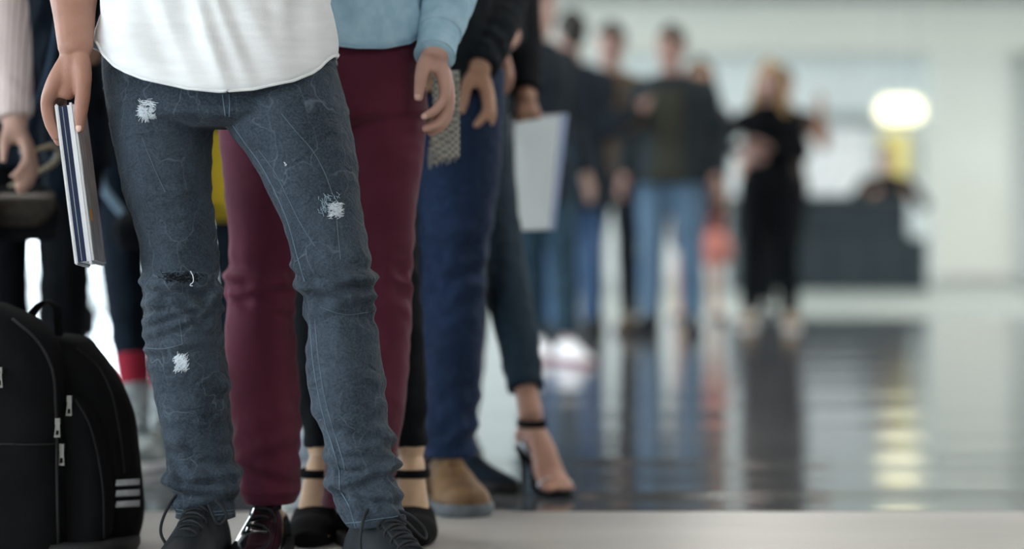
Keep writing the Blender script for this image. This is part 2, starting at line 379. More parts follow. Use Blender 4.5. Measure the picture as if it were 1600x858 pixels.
def make_person(label, loc, yaw=0.0, H=1.75, sex='m', skin_c=(.50, .30, .22), hair_c=(.03, .02, .015), hair='short', head_yaw=0.0,
                feet=None, hands=None, hand_pose=None, elbow_pole=None, pelvis_z=None, lean=(0, 0), legs_skin=None,
                top=None, top_hem=.50, sleeve=1.0, top_fat=1.0, trousers=None, hem=.09, leg_w=1.0, shoes=None, heel=None,
                voxel=0.010, cvoxel=0.010, knees=None, hips_over=None, traced=False, face=True, top_name='jacket', trouser_name='trousers', belly=None, fold=0.006, wrists_over=None, forearm=1.0, hand_scale=None, hand_twist=(0, 0), hand_dir=None, nails=False, seed=1, open_front=None):
    yaw = math.radians(yaw); R = rotz(yaw); loc = np.array((loc[0], loc[1], 0.0)); s = H / 1.75
    root = thing('person', label, 'person', loc)
    f = sex == 'f'; dz = 0.0 if pelvis_z is None else pelvis_z - .52 * H
    inv = lambda w: R.T @ (np.asarray(w, float) - loc)
    def up(p):      # lean and drop of the upper body
        p = np.array(p, float); p[2] += dz; k = max(0, p[2] - (.52 * H + dz)); p[0] += lean[0] * k; p[1] += lean[1] * k; return p
    sw = (.158 if f else .188) * s; hw = (.093 if f else .095) * s
    J = {}
    for sd, S in ((1, 'L'), (-1, 'R')):
        J['hip' + S] = inv(hips_over[S]) if hips_over else np.array((sd * hw, 0, .52 * H + dz))
        ft = (feet or {}).get(S, (sd * .11 * s, 0.0, 0.0, sd * 8, 0.0))     # x, y, lift, yaw deg, heel lift
        J['foot' + S] = ft
        a = np.array((ft[0], ft[1], .085 * s + ft[2] + ft[4])); J['ank' + S] = a
        fy = math.radians(ft[3]); J['knee' + S] = inv(knees[S]) if knees else two_bone(J['hip' + S], a, .235 * H, .205 * H + .015, (math.sin(fy) * .6, -1, 0.05))
        J['sh' + S] = up((sd * sw * .97, 0.0, .796 * H))
        hd = (hands or {}).get(S, (sd * .27 * s, -.02, .495 * H))
        J['wr' + S] = inv(wrists_over[S]) if wrists_over and S in wrists_over else np.array(hd, float)
        pl = (elbow_pole or {}).get(S, (sd * .35, 1, -.1)); J['el' + S] = two_bone(J['sh' + S], J['wr' + S], .172 * H, .15 * H, pl)
    # ---- the body, one skin
    b = MB(); g = .97
    tr = ([] if traced else [(.472, .085, .075)]) + [(.50, .145, .095), (.53, .162 if not f else .168, .108), (.575, .145, .10), (.625, .132 if not f else .115, .092), (.69, .148 if not f else .128, .102),
          (.75, .166 if not f else .142, .112), (.80, .160 if not f else .135, .098), (.828, .110 if not f else .095, .078), (.85, .068, .064), (.875, .054 if not f else .046, .056), (.90, .05, .055)]
    b.tube([up((0, -.012 if z > .85 else 0, z * H)) for z, _, _ in tr], [(x * s * g, y * s * g) for _, x, y in tr], horiz=True, n=28, step=.02)
    hc = up((0, -.01 * s, 0.0)); hc[2] = 0
    Rh = rotz(math.radians(head_yaw)); top0 = up((0, 0, .868 * H)); hz = .130 * H
    def hp(x, y, fz): return top0 + Rh @ np.array((x * s, y * s - .004, 0)) + np.array((0, 0, fz * hz))
    hr = [(0, .026, .030, -.060), (.07, .044, .050, -.048), (.2, .057, .076, -.030), (.35, .065, .090, -.018), (.5, .071, .097, -.010), (.65, .075, .100, -.005), (.8, .071, .092, 0), (.92, .053, .070, .0), (.985, .024, .034, 0)]
    hb = MB(); hb.tube([(0, y * s, fz * hz) for fz, _, _, y in hr], [(x * s, y2 * s) for _, x, y2, _ in hr], horiz=True, n=24, step=.012)
    hb.tube([(0, -.100 * s, .53 * hz), (0, -.112 * s, .45 * hz), (0, -.122 * s, .36 * hz)], [.007 * s, .010 * s, .014 * s], n=10, step=.008)
    for e in (-1, 1):
        hb.ell((e * .074 * s, .008 * s, .46 * hz), (.010 * s, .020 * s, .032 * s))
        hb.tube([(e * .014 * s, -.100 * s, .57 * hz), (e * .046 * s, -.084 * s, .575 * hz)], [.008 * s, .008 * s], n=8, step=.01)
    hv = [v @ Rh.T + top0 for v in hb.v]; off = b.n; b.v += hv; b.f += [[i + off for i in q] for q in hb.f]; b.n += hb.n
    for sd, S in ((1, 'L'), (-1, 'R')):
        sh, el, wr = J['sh' + S], J['el' + S], J['wr' + S]; k = (s * (.84 if f else 1.0)); fa = k * forearm
        b.tube([sh + (-sd * .03 * s, 0, .005), sh, sh * .45 + el * .55, el], [.050 * k, .054 * k, .045 * k, .039 * k], n=16)
        b.tube([el, el * .7 + wr * .3, wr * .75 + el * .25, wr], [.039 * fa, (.043 * fa, .041 * fa), (.032 * fa, .029 * fa), (.027 * fa, .024 * fa)], n=16)
        pose = (hand_pose or {}).get(S, RELAX)
        hd_ = (hand_dir or {}).get(S); tips = add_hand(b, wr, wr - el if hd_ is None else np.array(hd_, float), sd, pose, (hand_scale or .94 * s * (.9 if f else 1.0)), twist=hand_twist[0 if S == 'L' else 1])
        if nails:
            for ti, (tp, td, tr_, Rn) in enumerate(tips[:1 if pose is GRIP else 2]):
                nb = MB(); nn = np.array((-.15, -1.0, 0.05)) if ti == 0 else np.array((.3, -.9, 0.2)); nn -= td * (td @ nn); nn /= np.linalg.norm(nn)
                nb.ell(tp - td * .002 + nn * tr_ * .80, (tr_ * .62, tr_ * .28, tr_ * .85), rot=np.stack([np.cross(td, nn), nn, td], 1)); nb.xf(np.block([[R, np.zeros((3, 1))], [np.zeros((1, 3)), np.ones((1, 1))]]))
                link('fingernail', nb.mesh('fingernail'), M_NAIL, root)
        hip, kn, an = J['hip' + S], J['knee' + S], J['ank' + S]; bl = .78 if traced else .86 * min(1, leg_w) if trousers else 1.0
        b.tube([hip + (0, 0, .03), hip * .6 + kn * .4, kn, kn * .65 + an * .35, an * .8 + kn * .2, an],
               [.082 * s * bl, .074 * s * bl, .052 * s * bl, (.050 * s * bl, .054 * s * bl), .036 * s * bl, (.031 * s * (.78 if shoes else 1), .034 * s * (.78 if shoes else 1))], n=18)
        ft = J['foot' + S]; Rf = rotz(math.radians(ft[3])); o = np.array((an[0], an[1], 0.0)); zb = ft[2]; hl = ft[4]
        def fp(x, y, z): return o + Rf @ np.array((x, y, 0)) * 1.0 + np.array((0, 0, z + zb))
        if heel and S in heel:
            b.tube([fp(0, .035, .03 + hl), fp(0, .0, .045 + hl), fp(0, -.06, .050 + hl * .62), fp(0, -.11, .034 + hl * .12), fp(0, -.15, .024)],
                   [.024, (.028, .030), (.029, .024), (.036, .018), (.036, .011)], n=16, step=.012)
            for t in range(5):
                x = -.030 + t * .0152; big = 0 if S == 'L' else 4
                b.tube([fp(x, -.140, .022), fp(x * 1.05, -.165 - (.012 if t == big else .004 * (2 - abs(t - 2))), .020)], [.0095 if t == big else .0072, .0088 if t == big else .006], n=10, step=.008)
        else:
            b.tube([fp(0, .04, .045 + hl), fp(0, -.03, .06 + hl), fp(0, -.10, .040 + hl * .3), fp(0, -.17, .032)], [.026, .028, (.034, .018), (.026, .012)], n=14)
    b.xf(np.block([[R, np.zeros((3, 1))], [np.zeros((1, 3)), np.ones((1, 1))]]))
    link('body', b.union('body', voxel, 2), skin(skin_c), root)
    R4 = np.eye(4); R4[:3, :3] = R
    # ---- hair and face
    h = MB(); q = lambda *a: hp(*a)
    h.tube([q(0, .010, .60), q(0, .006, .80), q(0, .004, .92), q(0, .004, .965)], [(.079 * s, .090 * s), (.082 * s, .104 * s), (.068 * s, .090 * s), (.044 * s, .060 * s)], horiz=True, n=20, step=.015)
    h.ell(q(0, .052, .50), (.068 * s, .050 * s, .070 * s))
    if hair == 'long':
        for e in (-1, 0, 1):
            x = e * .062
            h.tube([q(x, .045 if e == 0 else .02, .75), q(x * 1.35, .055 if e == 0 else .012, .3), q(x * 1.5, .07 if e == 0 else -.03, -.25), q(x * 1.6, .07 if e == 0 else -.075, -.85), q(x * 1.5, .06 if e == 0 else -.085, -1.25)],
                   [(.04 * s, .05 * s), (.036 * s, .05 * s), (.042 * s, .035 * s), (.045 * s, .026 * s), (.022 * s, .014 * s)], n=14, step=.03)
    elif hair == 'bun':
        h.ell(q(0, .10, .85), (.045 * s, .04 * s, .04 * s))
    h.xf(R4); link('hair', h.union('hair', .010, 2), hairm(hair_c), root)
    if face:
        for e in (-1, 1):
            m = MB(); m.ell(q(e * .031, -.083, .5), (.013 * s, .011 * s, .0085 * s)); m.xf(R4); ey = link('eye', m.mesh('eye'), M_EYE, root)
            m = MB(); m.ell(q(e * .031, -.0925, .5), (.006 * s, .0035 * s, .006 * s), n=10, m=6); m.xf(R4); link('iris', m.mesh('iris'), hairm(hair_c), ey)
            m = MB(); m.tube([q(e * .014, -.104, .60), q(e * .034, -.102, .62), q(e * .052, -.090, .60)], [.0035 * s] * 3, n=6, step=.01); m.xf(R4); link('eyebrow', m.mesh('eyebrow'), hairm(hair_c), root)
        m = MB(); m.tube([q(-.024, -.092, .2), q(0, -.106, .205), q(.024, -.092, .2)], [.003 * s, .0075 * s, .003 * s], n=8, step=.008); m.xf(R4); link('lips', m.mesh('lips'), M_LIP, root)
    # ---- clothes
    if trousers is not None:
        c = MB(); w = leg_w
        if not traced:
            c.tube([(J['hipL'] + J['hipR']) / 2 + np.array((0, 0, z)) for z in (-.09 * s, -.03 * s, .03 * s, .12 * s, .19 * s)],
                   [(x * s, y * s) for x, y in ((.09, .09), (.172, .118), (.178, .122), (.165 if not f else .145, .112), (.158 if not f else .132, .105))], horiz=True, n=28)
            for sd, S in ((1, 'L'), (-1, 'R')):
                hip, kn, an = J['hip' + S], J['knee' + S], J['ank' + S]
                k = np.clip((hem - an[2]) / max(.05, kn[2] - an[2]), -0.25, 0.95); he = an + (kn - an) * k
                if k < 0.12: he = he.copy()
                c.tube([hip + (0, 0, .04), hip * .62 + kn * .38, kn, kn * .55 + he * .45, he],
                       [.098 * s * (0.5 + .5 * w), .090 * s * w, (.066 * s * w, .068 * s * w), (.063 * s * w, .066 * s * w), (.052 * s * w, .055 * s * w)], n=30, step=.007, cap='flat',
                       disp=folds(fold, seed + sd, 15, [(.52, .10, 1.0), (.93, .10, 1.3), (.08, .08, .6)]))
            c.xf(R4); link(trouser_name, c.union(trouser_name, cvoxel, 2), trousers, root)
    if top is not None:
        c = MB(); w = top_fat
        zs = [top_hem, .5 * (top_hem + .60), .60, .69, .75, .80, .826, .846]
        hb_ = belly or 1.0
        base_r = lambda z: (np.interp(z, [.40, .50, .56, .62, .69, .75, .80, .826, .846], [.19, .185, .172, (.155 if not f else .135), (.168 if not f else .15), (.185 if not f else .16), (.182 if not f else .152), (.145 if not f else .122), .085]),
                            np.interp(z, [.40, .50, .56, .62, .69, .75, .80, .826, .846], [.14, .13, .122, .112, .12, .132, .115, .092, .075]))
        zs = sorted(set(zs))
        c.tube([up((0, 0, z * H)) for z in zs], [(base_r(z)[0] * s * w, base_r(z)[1] * s * w * hb_) for z in zs], horiz=True, n=36, step=.012, cap='flat',
               disp=folds(fold * 1.2, seed + 7, 7, [(.1, .2, .6), (.35, .1, .6)], skew=.8))
        for sd, S in ((1, 'L'), (-1, 'R')):
            if sleeve <= 0: break
            sh, el, wr = J['sh' + S], J['el' + S], J['wr' + S]; k = s * (.86 if f else 1.0) * (.5 + .5 * w)
            pts = [sh + (-sd * .05 * s, 0, .004), sh + (-sd * .006, 0, 0), sh * .45 + el * .55, el]; rr = [.058 * k, .060 * k, .057 * k, .052 * k]
            if sleeve > .5:
                t = (sleeve - .5) * 2; pts += [el * (1 - .5 * t) + wr * .5 * t, el * (1 - t) + wr * t]; rr += [.050 * k, .040 * k]
            else: pts = pts[:3]; rr = rr[:3]
            c.tube(pts, rr, n=24, step=.008, disp=folds(fold, seed + 11 + sd, 18, [(.5, .14, 1.0), (.9, .1, .8)]), cap='flat')
        c.xf(R4); link(top_name, c.union(top_name, cvoxel, 2), top, root)
        if open_front is not None:      # a lighter layer showing where the front is open
            c = MB(); wd, mm, z0, z1 = open_front; rows = []
            for z in np.linspace(z0, z1, 10):
                r = base_r(z); cc = up((0, 0, z * H)); a = np.linspace(-wd, wd, 7)
                rows.append([cc + np.array((math.sin(t) * (r[0] * s * w), -math.cos(t) * (r[1] * s * w * hb_) - .010, 0)) for t in a])
            rows = np.array(rows); c.grid(np.concatenate([rows, rows[:, ::-1] + (0, .03, 0)], 1)); c.xf(R4); link('open_front_panel', c.mesh('open_front_panel'), mm, root)
    if shoes is not None:
        kind, mu, ms, ml = shoes[:4]
        for S in 'LR':
            ft = J['foot' + S]; M = foot_frame(J['ank' + S], math.radians(ft[3]), R, ft[2])
            if len(ft) > 5:      # foot pitched up at the heel
                a = math.radians(ft[5]); X = np.eye(4); X[1:3, 1:3] = ((math.cos(a), -math.sin(a)), (math.sin(a), math.cos(a))); M = M @ X
            make_shoe(root, M, kind, mu, ms, ml, sc=s * (.9 if f else 1.0) * (shoes[4] if len(shoes) > 4 else 1.0), bow=(len(shoes) > 5 and shoes[5]), rows=(shoes[6] if len(shoes) > 6 else 6))
    return root, J, R, loc
# ------------------------------------------------------------------ the hall
def floor_mat(name, c, c2, rough, streak=0.5, spec=0.5, coat=0.0):
    m = bpy.data.materials.new(name); m.use_nodes = True; nt = m.node_tree; b = nt.nodes['Principled BSDF']
    tc = _n(nt, 'ShaderNodeTexCoord'); mp = _n(nt, 'ShaderNodeMapping'); mp.inputs['Scale'].default_value = (0.35, 1.0, 1.0)
    nt.links.new(tc.outputs['Object'], mp.inputs[0])
    nz = _n(nt, 'ShaderNodeTexNoise'); nz.inputs['Scale'].default_value = 2.2; nz.inputs['Detail'].default_value = 6; nt.links.new(mp.outputs[0], nz.inputs['Vector'])
    rp = _n(nt, 'ShaderNodeValToRGB'); rp.color_ramp.elements[0].color = (*c, 1); rp.color_ramp.elements[1].color = (*c2, 1)
    rp.color_ramp.elements[0].position = .35; rp.color_ramp.elements[1].position = .65
    nt.links.new(nz.outputs['Fac'], rp.inputs['Fac']); nt.links.new(rp.outputs['Color'], b.inputs['Base Color'])
    b.inputs['Roughness'].default_value = rough; b.inputs['Specular IOR Level'].default_value = spec; b.inputs['Coat Weight'].default_value = coat
    # the slab is never dead flat: long shallow waves across the hall
    m2 = _n(nt, 'ShaderNodeMapping'); m2.inputs['Scale'].default_value = (0.12, 1.0, 1.0); nt.links.new(tc.outputs['Object'], m2.inputs[0])
    n2 = _n(nt, 'ShaderNodeTexNoise'); n2.inputs['Scale'].default_value = 1.9; n2.inputs['Detail'].default_value = 2; nt.links.new(m2.outputs[0], n2.inputs['Vector'])
    bp = _n(nt, 'ShaderNodeBump'); bp.inputs['Strength'].default_value = streak; bp.inputs['Distance'].default_value = 0.010
    nt.links.new(n2.outputs['Fac'], bp.inputs['Height']); nt.links.new(bp.outputs['Normal'], b.inputs['Normal'])
    return m
M_DARKFLOOR = floor_mat('dark_polished_stone', (.075, .082, .092), (.125, .13, .14), 0.09, 1.0)
M_PALEFLOOR = floor_mat('pale_terrazzo', (.36, .345, .325), (.46, .44, .42), 0.38, 0.3, spec=.35)
M_COUNTERFLOOR = floor_mat('grey_green_stone', (.22, .26, .25), (.32, .36, .35), 0.35, 0.3)
M_WALL = mat('pale_wall', (.80, .85, .86), (.84, .88, .89), scale=.8, rough=.7)
M_CREAM = mat('cream_plaster', (.82, .82, .75), (.85, .85, .78), scale=.8, rough=.7)
M_COLUMN = mat('column_plaster', (.74, .76, .71), (.78, .80, .75), scale=.8, rough=.65)
M_CEIL = mat('ceiling_board', (.50, .50, .49), (.54, .54, .53), scale=1.0, rough=.85)
M_WHITE = mat('white_laminate', (.80, .82, .84), rough=.5)
M_LAMP = mat('added_lamp_diffuser', (.9, .88, .8), rough=.5, emit=(1.0, .97, .90), estr=9.8)
M_LAMPFRAME = mat('lamp_frame', (.7, .7, .7), rough=.5)
XL, XR, YB, CEIL = -9.0, 9.5, 27.0, 3.0
struct('floor', boxmesh('floor', (XL, 5.26, -.2), (XR, 16.0, 0)), M_DARKFLOOR)
struct('floor', boxmesh('floor', (XL, -8, -.2), (XR, 5.26, 0)), M_PALEFLOOR)
struct('floor', boxmesh('floor', (XL, 16.0, -.2), (XR, 40.0, 0)), M_COUNTERFLOOR)
struct('ceiling', boxmesh('ceiling', (XL, -8, CEIL), (XR, YB + 1.5, CEIL + .25)), M_CEIL)
wl = P(330, 0, YB)[0]
struct('wall_back', boxmesh('wall_back', (wl, YB, 0), (XR, YB + .25, CEIL)), M_WALL)
struct('trim_1', boxmesh('trim_1', (XL, YB - 1.0, P(0, 80, 26)[2]), (XR, YB - .001, CEIL)), M_CREAM)      # the bulkhead
struct('wall_front', boxmesh('wall_front', (XL, -8.2, 0), (XR, -8, CEIL)), M_WALL)
struct('wall_right', boxmesh('wall_right', (XR, -8, 0), (XR + .2, YB + .2, CEIL)), M_WALL)
cx0, cx1 = P(1462, 0, 26)[0], P(1580, 0, 26)[0]
col = struct('wall_column', boxmesh('wall_column', (cx0, 26.0, 0), (cx1, YB - .002, P(0, 80, 26)[2]), .02), M_COLUMN)
link('skirting', boxmesh('skirting', (cx0 - .012, 25.988, 0), (cx1 + .012, 26.02, .08)), M_CEIL, col)
# glazed end of the hall on the left: posts, rails and panes
M_MULL = mat('grey_aluminium', (.35, .37, .40), rough=.4, metal=.6)
M_GLASS = bpy.data.materials.new('window_glass'); M_GLASS.use_nodes = True
_b = M_GLASS.node_tree.nodes['Principled BSDF']; _b.inputs['Transmission Weight'].default_value = 1; _b.inputs['Roughness'].default_value = 0; _b.inputs['IOR'].default_value = 1.02
_b.inputs['Base Color'].default_value = (.95, .98, 1, 1)
zt = P(0, 80, 26)[2]
win = link('window_1', boxmesh('window_1', (XL, YB, 0), (wl, YB + .12, .06)), M_MULL); win['kind'] = 'structure'
link('rail', boxmesh('rail', (XL, YB, zt - .06), (wl, YB + .12, zt)), M_MULL, win)
xs = np.linspace(XL, wl, 5)
for x in xs: link('mullion', boxmesh('mullion', (x - .03, YB, .06), (x + .03, YB + .12, zt - .06)), M_MULL, win)
for a, c in zip(xs[:-1], xs[1:]): link('pane', boxmesh('pane', (a + .03, YB + .05, .06), (c - .03, YB + .06, zt - .06)), M_GLASS, win)
# glazed long side of the hall, out of frame on the left: the daylight comes in here
side = link('window_2', boxmesh('window_2', (XL - .12, -8, 0), (XL, YB, .08)), M_MULL); side['kind'] = 'structure'
link('rail', boxmesh('rail', (XL - .12, -8, CEIL - .08), (XL, YB, CEIL)), M_MULL, side)
for y in np.linspace(-7.9, YB - .1, 15): link('mullion', boxmesh('mullion', (XL - .12, y - .035, .08), (XL, y + .035, CEIL - .08)), M_MULL, side)
# unseen ceiling lamps, added to brighten the people in front and the back wall
for iy, y in enumerate((-2.5, 1.2, 6.5, 11.0, 15.5, 18.2, 20.4, 22.6)):
    for x in (-5.0, -1.6, 1.8, 5.2, 8.0)[:3 if y < 2 else 5]:
        L = thing('added_ceiling_light', 'unseen square ceiling lamp panel added to light the hall', 'ceiling lamp', (x, y, CEIL), 'unseen lamp panels added to light the hall')
        m = boxmesh('diffuser', (-.3, -.6, -.012), (.3, .6, -.004)); link('diffuser', m, M_LAMP, L)
        b = MB()
        fr = [(-.34, -.64), (.34, -.64), (.34, .64), (-.34, .64)]; inn = [(-.3, -.6), (.3, -.6), (.3, .6), (-.3, .6)]
        v = [(a, c, -.02) for a, c in fr] + [(a, c, -.02) for a, c in inn] + [(a, c, 0) for a, c in fr] + [(a, c, 0) for a, c in inn]
        f = []
        for i in range(4):
            j = (i + 1) % 4; f += [(i, j, 4 + j, 4 + i), (8 + i, 12 + i, 12 + j, 8 + j), (i, 8 + i, 8 + j, j), (4 + i, 4 + j, 12 + j, 12 + i)]
        b.raw(v, f); link('frame', b.mesh('frame', False), M_LAMPFRAME, L)
# ---- service counter with its stepped front
M_COUNTER = mat('dark_slate_laminate', (.013, .022, .029), (.019, .030, .037), scale=1.5, rough=.45)
M_COUNTERTOP = mat('counter_top', (.05, .06, .065), rough=.3)
d = 22.5
t = thing('service_counter', 'long dark slate service counter with stepped front before the white wall', 'counter', (P(1340, 0, d)[0], d, 0))
x0, x1, x2 = [P(q, 0, d)[0] - t.location.x for q in (1150, 1429, 1449)]
z1, z2 = P(0, 372, d)[2], P(0, 305, d)[2]
link('front_plinth', boxmesh('front_plinth', (x0, 0, .0), (x2, .35, z1), .01), M_COUNTER, t)
link('desk', boxmesh('desk', (x0, .352, 0), (x1, .95, z2 - .03), .01), M_COUNTER, t)
link('worktop', boxmesh('worktop', (x0 - .02, .30, z2 - .03), (x1 + .02, 1.0, z2), .008), M_COUNTERTOP, t)
for k in range(1, 5):
    xx = x0 + (x2 - x0) * k / 5; link('joint_strip', boxmesh('joint_strip', (xx - .006, -.004, .02), (xx + .006, .0, z1 - .01)), M_COUNTERTOP, t)
# white board behind the counter
d = 26.6
a, c = P(1248, 300, d), P(1362, 196, d)
t = thing('wall_board', 'plain white panel on the wall above the dark counter', 'board', ((a[0] + c[0]) / 2, YB - .06, a[2]))
w, h = (c[0] - a[0]) / 2, c[2] - a[2]
link('board', boxmesh('board', (-w, -.0, 0), (w, .05, h)), M_WHITE, t)
link('rail', boxmesh('rail', (-w - .6, -.10, h), (w + .1, .05, h + .16), .01), mat('grey_rail', (.34, .38, .38), rough=.5), t)
# hanging lit lamp box
d = 24.0
a, c = P(1372, 192, d), P(1440, 154, d); ctr = (a + c) / 2
t = thing('pendant_lamp', 'glowing warm white box lamp hanging above the end of the counter', 'lamp', ctr)
w, h = (c[0] - a[0]) / 2, (c[2] - a[2]) / 2
link('shade', boxmesh('shade', (-w, -.12, -h), (w, .12, h), .05), mat('lit_shade', (.9, .85, .65), rough=.5, emit=(1.0, .93, .62), estr=.9), t)
link('rim', boxmesh('rim', (-w - .01, -.13, -h - .02), (w + .01, .13, -h + .005), .01), mat('olive_rim', (.28, .30, .10), rough=.5), t)
for e in (-1, 1):
    b = MB(); b.tube([(e * w * .6, 0, h), (e * w * .6, 0, CEIL - ctr[2])], [.006, .006], n=8, step=.5); link('cable', b.mesh('cable'), M_MULL, t)
# lit yellow poster case under it
d = 26.5
a, c = P(1384, 290, d), P(1430, 205, d)
t = thing('poster_case', 'yellow green lit poster case on the wall below the glowing lamp', 'poster', ((a[0] + c[0]) / 2, YB - .10, a[2]))
w, h = (c[0] - a[0]) / 2, c[2] - a[2]
link('case', boxmesh('case', (-w - .02, 0, -.02), (w + .02, .10, h + .02), .01), M_LAMPFRAME, t)
link('poster', boxmesh('poster', (-w, -.012, 0), (w, -.001, h)), mat('poster_print', (.42, .36, .10), (.75, .66, .30), scale=5, rough=.4, emit=(.55, .48, .14), estr=.35), t)
# ------------------------------------------------------------------ cloth and leather
M_JEANS = denim('washed_black_denim', (.013, .021, .031), (.033, .048, .067), (.11, .14, .18), (.24, .29, .35))
M_MAROON = mat('maroon_chino', (.078, .010, .026), (.105, .015, .036), scale=7, rough=.85, bump=.25, bscale=700, sheen=.12)
M_SHIRT = mat('white_slub_cotton', (.78, .80, .82), (.84, .86, .88), scale=14, rough=.9, bump=.25, bscale=260, stretch=(1, 1, 5), spec=.15)
M_CHAMBRAY = mat('pale_chambray', (.34, .53, .66), (.42, .61, .73), scale=40, rough=.9, bump=.3, bscale=500, spec=.15)
M_NAVYJEANS = denim('navy_denim', (.006, .014, .038), (.011, .026, .068), (.033, .063, .14), (.07, .13, .28))
M_BLACK = mat('black_cloth', (.0045, .0058, .0075), (.009, .011, .0135), scale=10, rough=.95, bump=.3, spec=.15)
M_CHARCOAL = mat('charcoal_cloth', (.0075, .0105, .0135), (.014, .018, .022), scale=10, rough=.95, bump=.3, spec=.15)
M_NAVY = mat('dark_navy_cloth', (.0055, .011, .019), (.011, .019, .031), scale=10, rough=.9, bump=.3, spec=.15)
M_LEATHER = mat('black_sneaker_leather', (.005, .0075, .010), (.009, .013, .017), scale=30, rough=.65, bump=.3, bscale=250, spec=.2)
M_PATENT = mat('black_patent_leather', (.006, .007, .008), rough=.12, spec=.6, coat=.8)
M_LACE = mat('black_lace', (.012, .014, .017), rough=.8, bump=.4, bscale=900)
M_RUBBER = mat('black_rubber', (.012, .012, .013), rough=.6)
M_THREAD = mat('white_frayed_thread', (.66, .72, .78), rough=.9)
M_STITCH = mat('pale_stitching', (.10, .145, .19), rough=.9)
M_METAL = mat('brushed_zip_metal', (.24, .235, .22), rough=.4, metal=.9)

def trace(rows, dfun, ratio):
    """rows of (image row, left edge, right edge) -> centres and radii at real depth"""
    pts, rad = [], []
    for y, a, b in rows:
        d = dfun(y); c = P((a + b) / 2, y, d); rx = (b - a) / 2 * d / F; pts.append(c); rad.append((rx, rx * (ratio(y) if callable(ratio) else ratio)))
    return pts, rad
def lin(*kn):
    ys, ds = zip(*kn); return lambda y: float(np.interp(y, ys, ds))

# ================================================================== man in ripped grey jeans
JD_R = lin((60, 4.31), (180, 4.31), (430, 4.33), (800, 4.40), (900, 4.41)); JD_L = lin((60, 4.31), (180, 4.29), (430, 4.22), (820, 4.17), (900, 4.16))
hipR, hipL = P(262, 120, 4.31), P(428, 120, 4.30); knR, knL = P(288, 440, 4.32), P(522, 440, 4.21)
aR, aL = P(318, 0, 4.40), P(590, 0, 4.165)
loc = np.array(((hipR[0] + hipL[0]) / 2, 4.31, 0))
fR = (aR[0] - loc[0], 4.40 - loc[1], 0, -6, 0); fL = (aL[0] - loc[0], 4.165 - loc[1], 0, 30, 0)
wr = P(118, 72, 4.225)
JM, JJ, JR, Jloc = make_person('person in white shirt and ripped grey jeans holding a laptop at the side', loc[:2], H=1.82,
    skin_c=(.39, .20, .145), feet={'R': fR, 'L': fL}, hips_over={'R': hipR, 'L': hipL}, knees={'R': knR, 'L': knL}, traced=True, trousers=None,
    wrists_over={'R': wr, 'L': (loc[0] + .12, 4.02, 1.27)}, hand_pose={'R': GRIP}, elbow_pole={'R': (-.5, 1, 0), 'L': (.8, .2, -.6)}, forearm=1.12, hand_scale=1.0, hand_dir={'R': (0, 0, -1)}, nails=True,
    shoes=('sneaker', M_LEATHER, M_RUBBER, M_LACE, 1.06, True, 11), voxel=.0038)
def rel(mb): mb.xf(np.array([[1, 0, 0, -Jloc[0]], [0, 1, 0, -Jloc[1]], [0, 0, 1, 0], [0, 0, 0, 1.0]])); return mb
c = MB()
pr, rr = trace([(20, 178, 505), (60, 164, 520), (100, 160, 525), (130, 162, 533), (160, 168, 541), (185, 180, 540), (200, 225, 500)], lambda y: 4.31, lambda y: np.interp(y, [20, 130, 190, 200], [.56, .60, .60, .55]))
c.tube(pr, rr, horiz=True, n=72, step=.006, cap='flat', disp=folds(.003, 3, 9))
R_rows = [(110, 161, 352), (150, 166, 346), (180, 170, 339), (200, 173, 334), (250, 183, 330.5), (300, 193, 330), (350, 210, 336), (400, 221, 341), (430, 225, 340), (455, 225.5, 341), (480, 230, 342), (505, 228, 346), (530, 229, 349),
          (580, 234, 354), (630, 247, 357), (680, 256, 359), (715, 262, 361), (735, 265, 366), (748, 262, 375), (758, 264, 374), (768, 270, 366), (785, 273, 366), (800, 274, 367), (808, 275, 367)]
L_rows = [(110, 338, 526), (150, 343, 538), (182, 346, 545), (200, 355, 548), (250, 392, 558), (300, 420, 562), (350, 443, 569), (400, 456, 577), (430, 461, 580), (450, 467, 583), (480, 477, 584), (510, 481, 589), (560, 480, 595),
          (610, 484, 600), (660, 498, 605), (690, 508, 612), (720, 512, 617), (745, 513, 620), (765, 515, 624), (785, 521, 630), (805, 531, 634), (820, 540, 634)]
RID_R = [(446, .007, .010, .006, -1), (468, .008, .009, -.012, -.4), (486, .009, .009, -.020, .3), (505, .009, .008, -.026, .6), (541, .006, .008, -.010, -.8), (590, .005, .012, .02, .5), (700, .007, .014, .02, .3),
         (748, .013, .011, -.004, .5), (771, .010, .009, .008, -.2), (790, .009, .009, -.012, .6)]
RID_L = [(452, .007, .009, .010, -.6), (470, .009, .009, -.012, .5), (484, .009, .008, .010, .2), (505, .006, .009, -.02, .7), (600, .005, .012, .03, .4), (690, .007, .012, .022, .6), (728, .009, .010, -.010, .5),
         (752, .012, .010, .006, -.3), (772, .011, .010, -.016, .4), (796, .009, .009, .010, .2)]
zR = [(.50, .045, 1.5), (.57, .03, 1.1), (.93, .05, 1.7), (.04, .05, .5), (.75, .1, .3)]
pr, rr = trace(R_rows, JD_R, lambda y: np.interp(y, [110, 250, 430, 600, 808], [.95, 1.08, 1.08, 1.12, 1.0]))
c.tube(pr, rr, horiz=True, n=110, step=.0028, cap='flat', disp=plus(folds(.0065, 11, 24, zR, skew=.30, base=.28), RID_R, 110, 4.34))
pr, rr = trace(L_rows, JD_L, lambda y: np.interp(y, [110, 250, 430, 600, 820], [.95, 1.05, 1.08, 1.12, 1.0]))
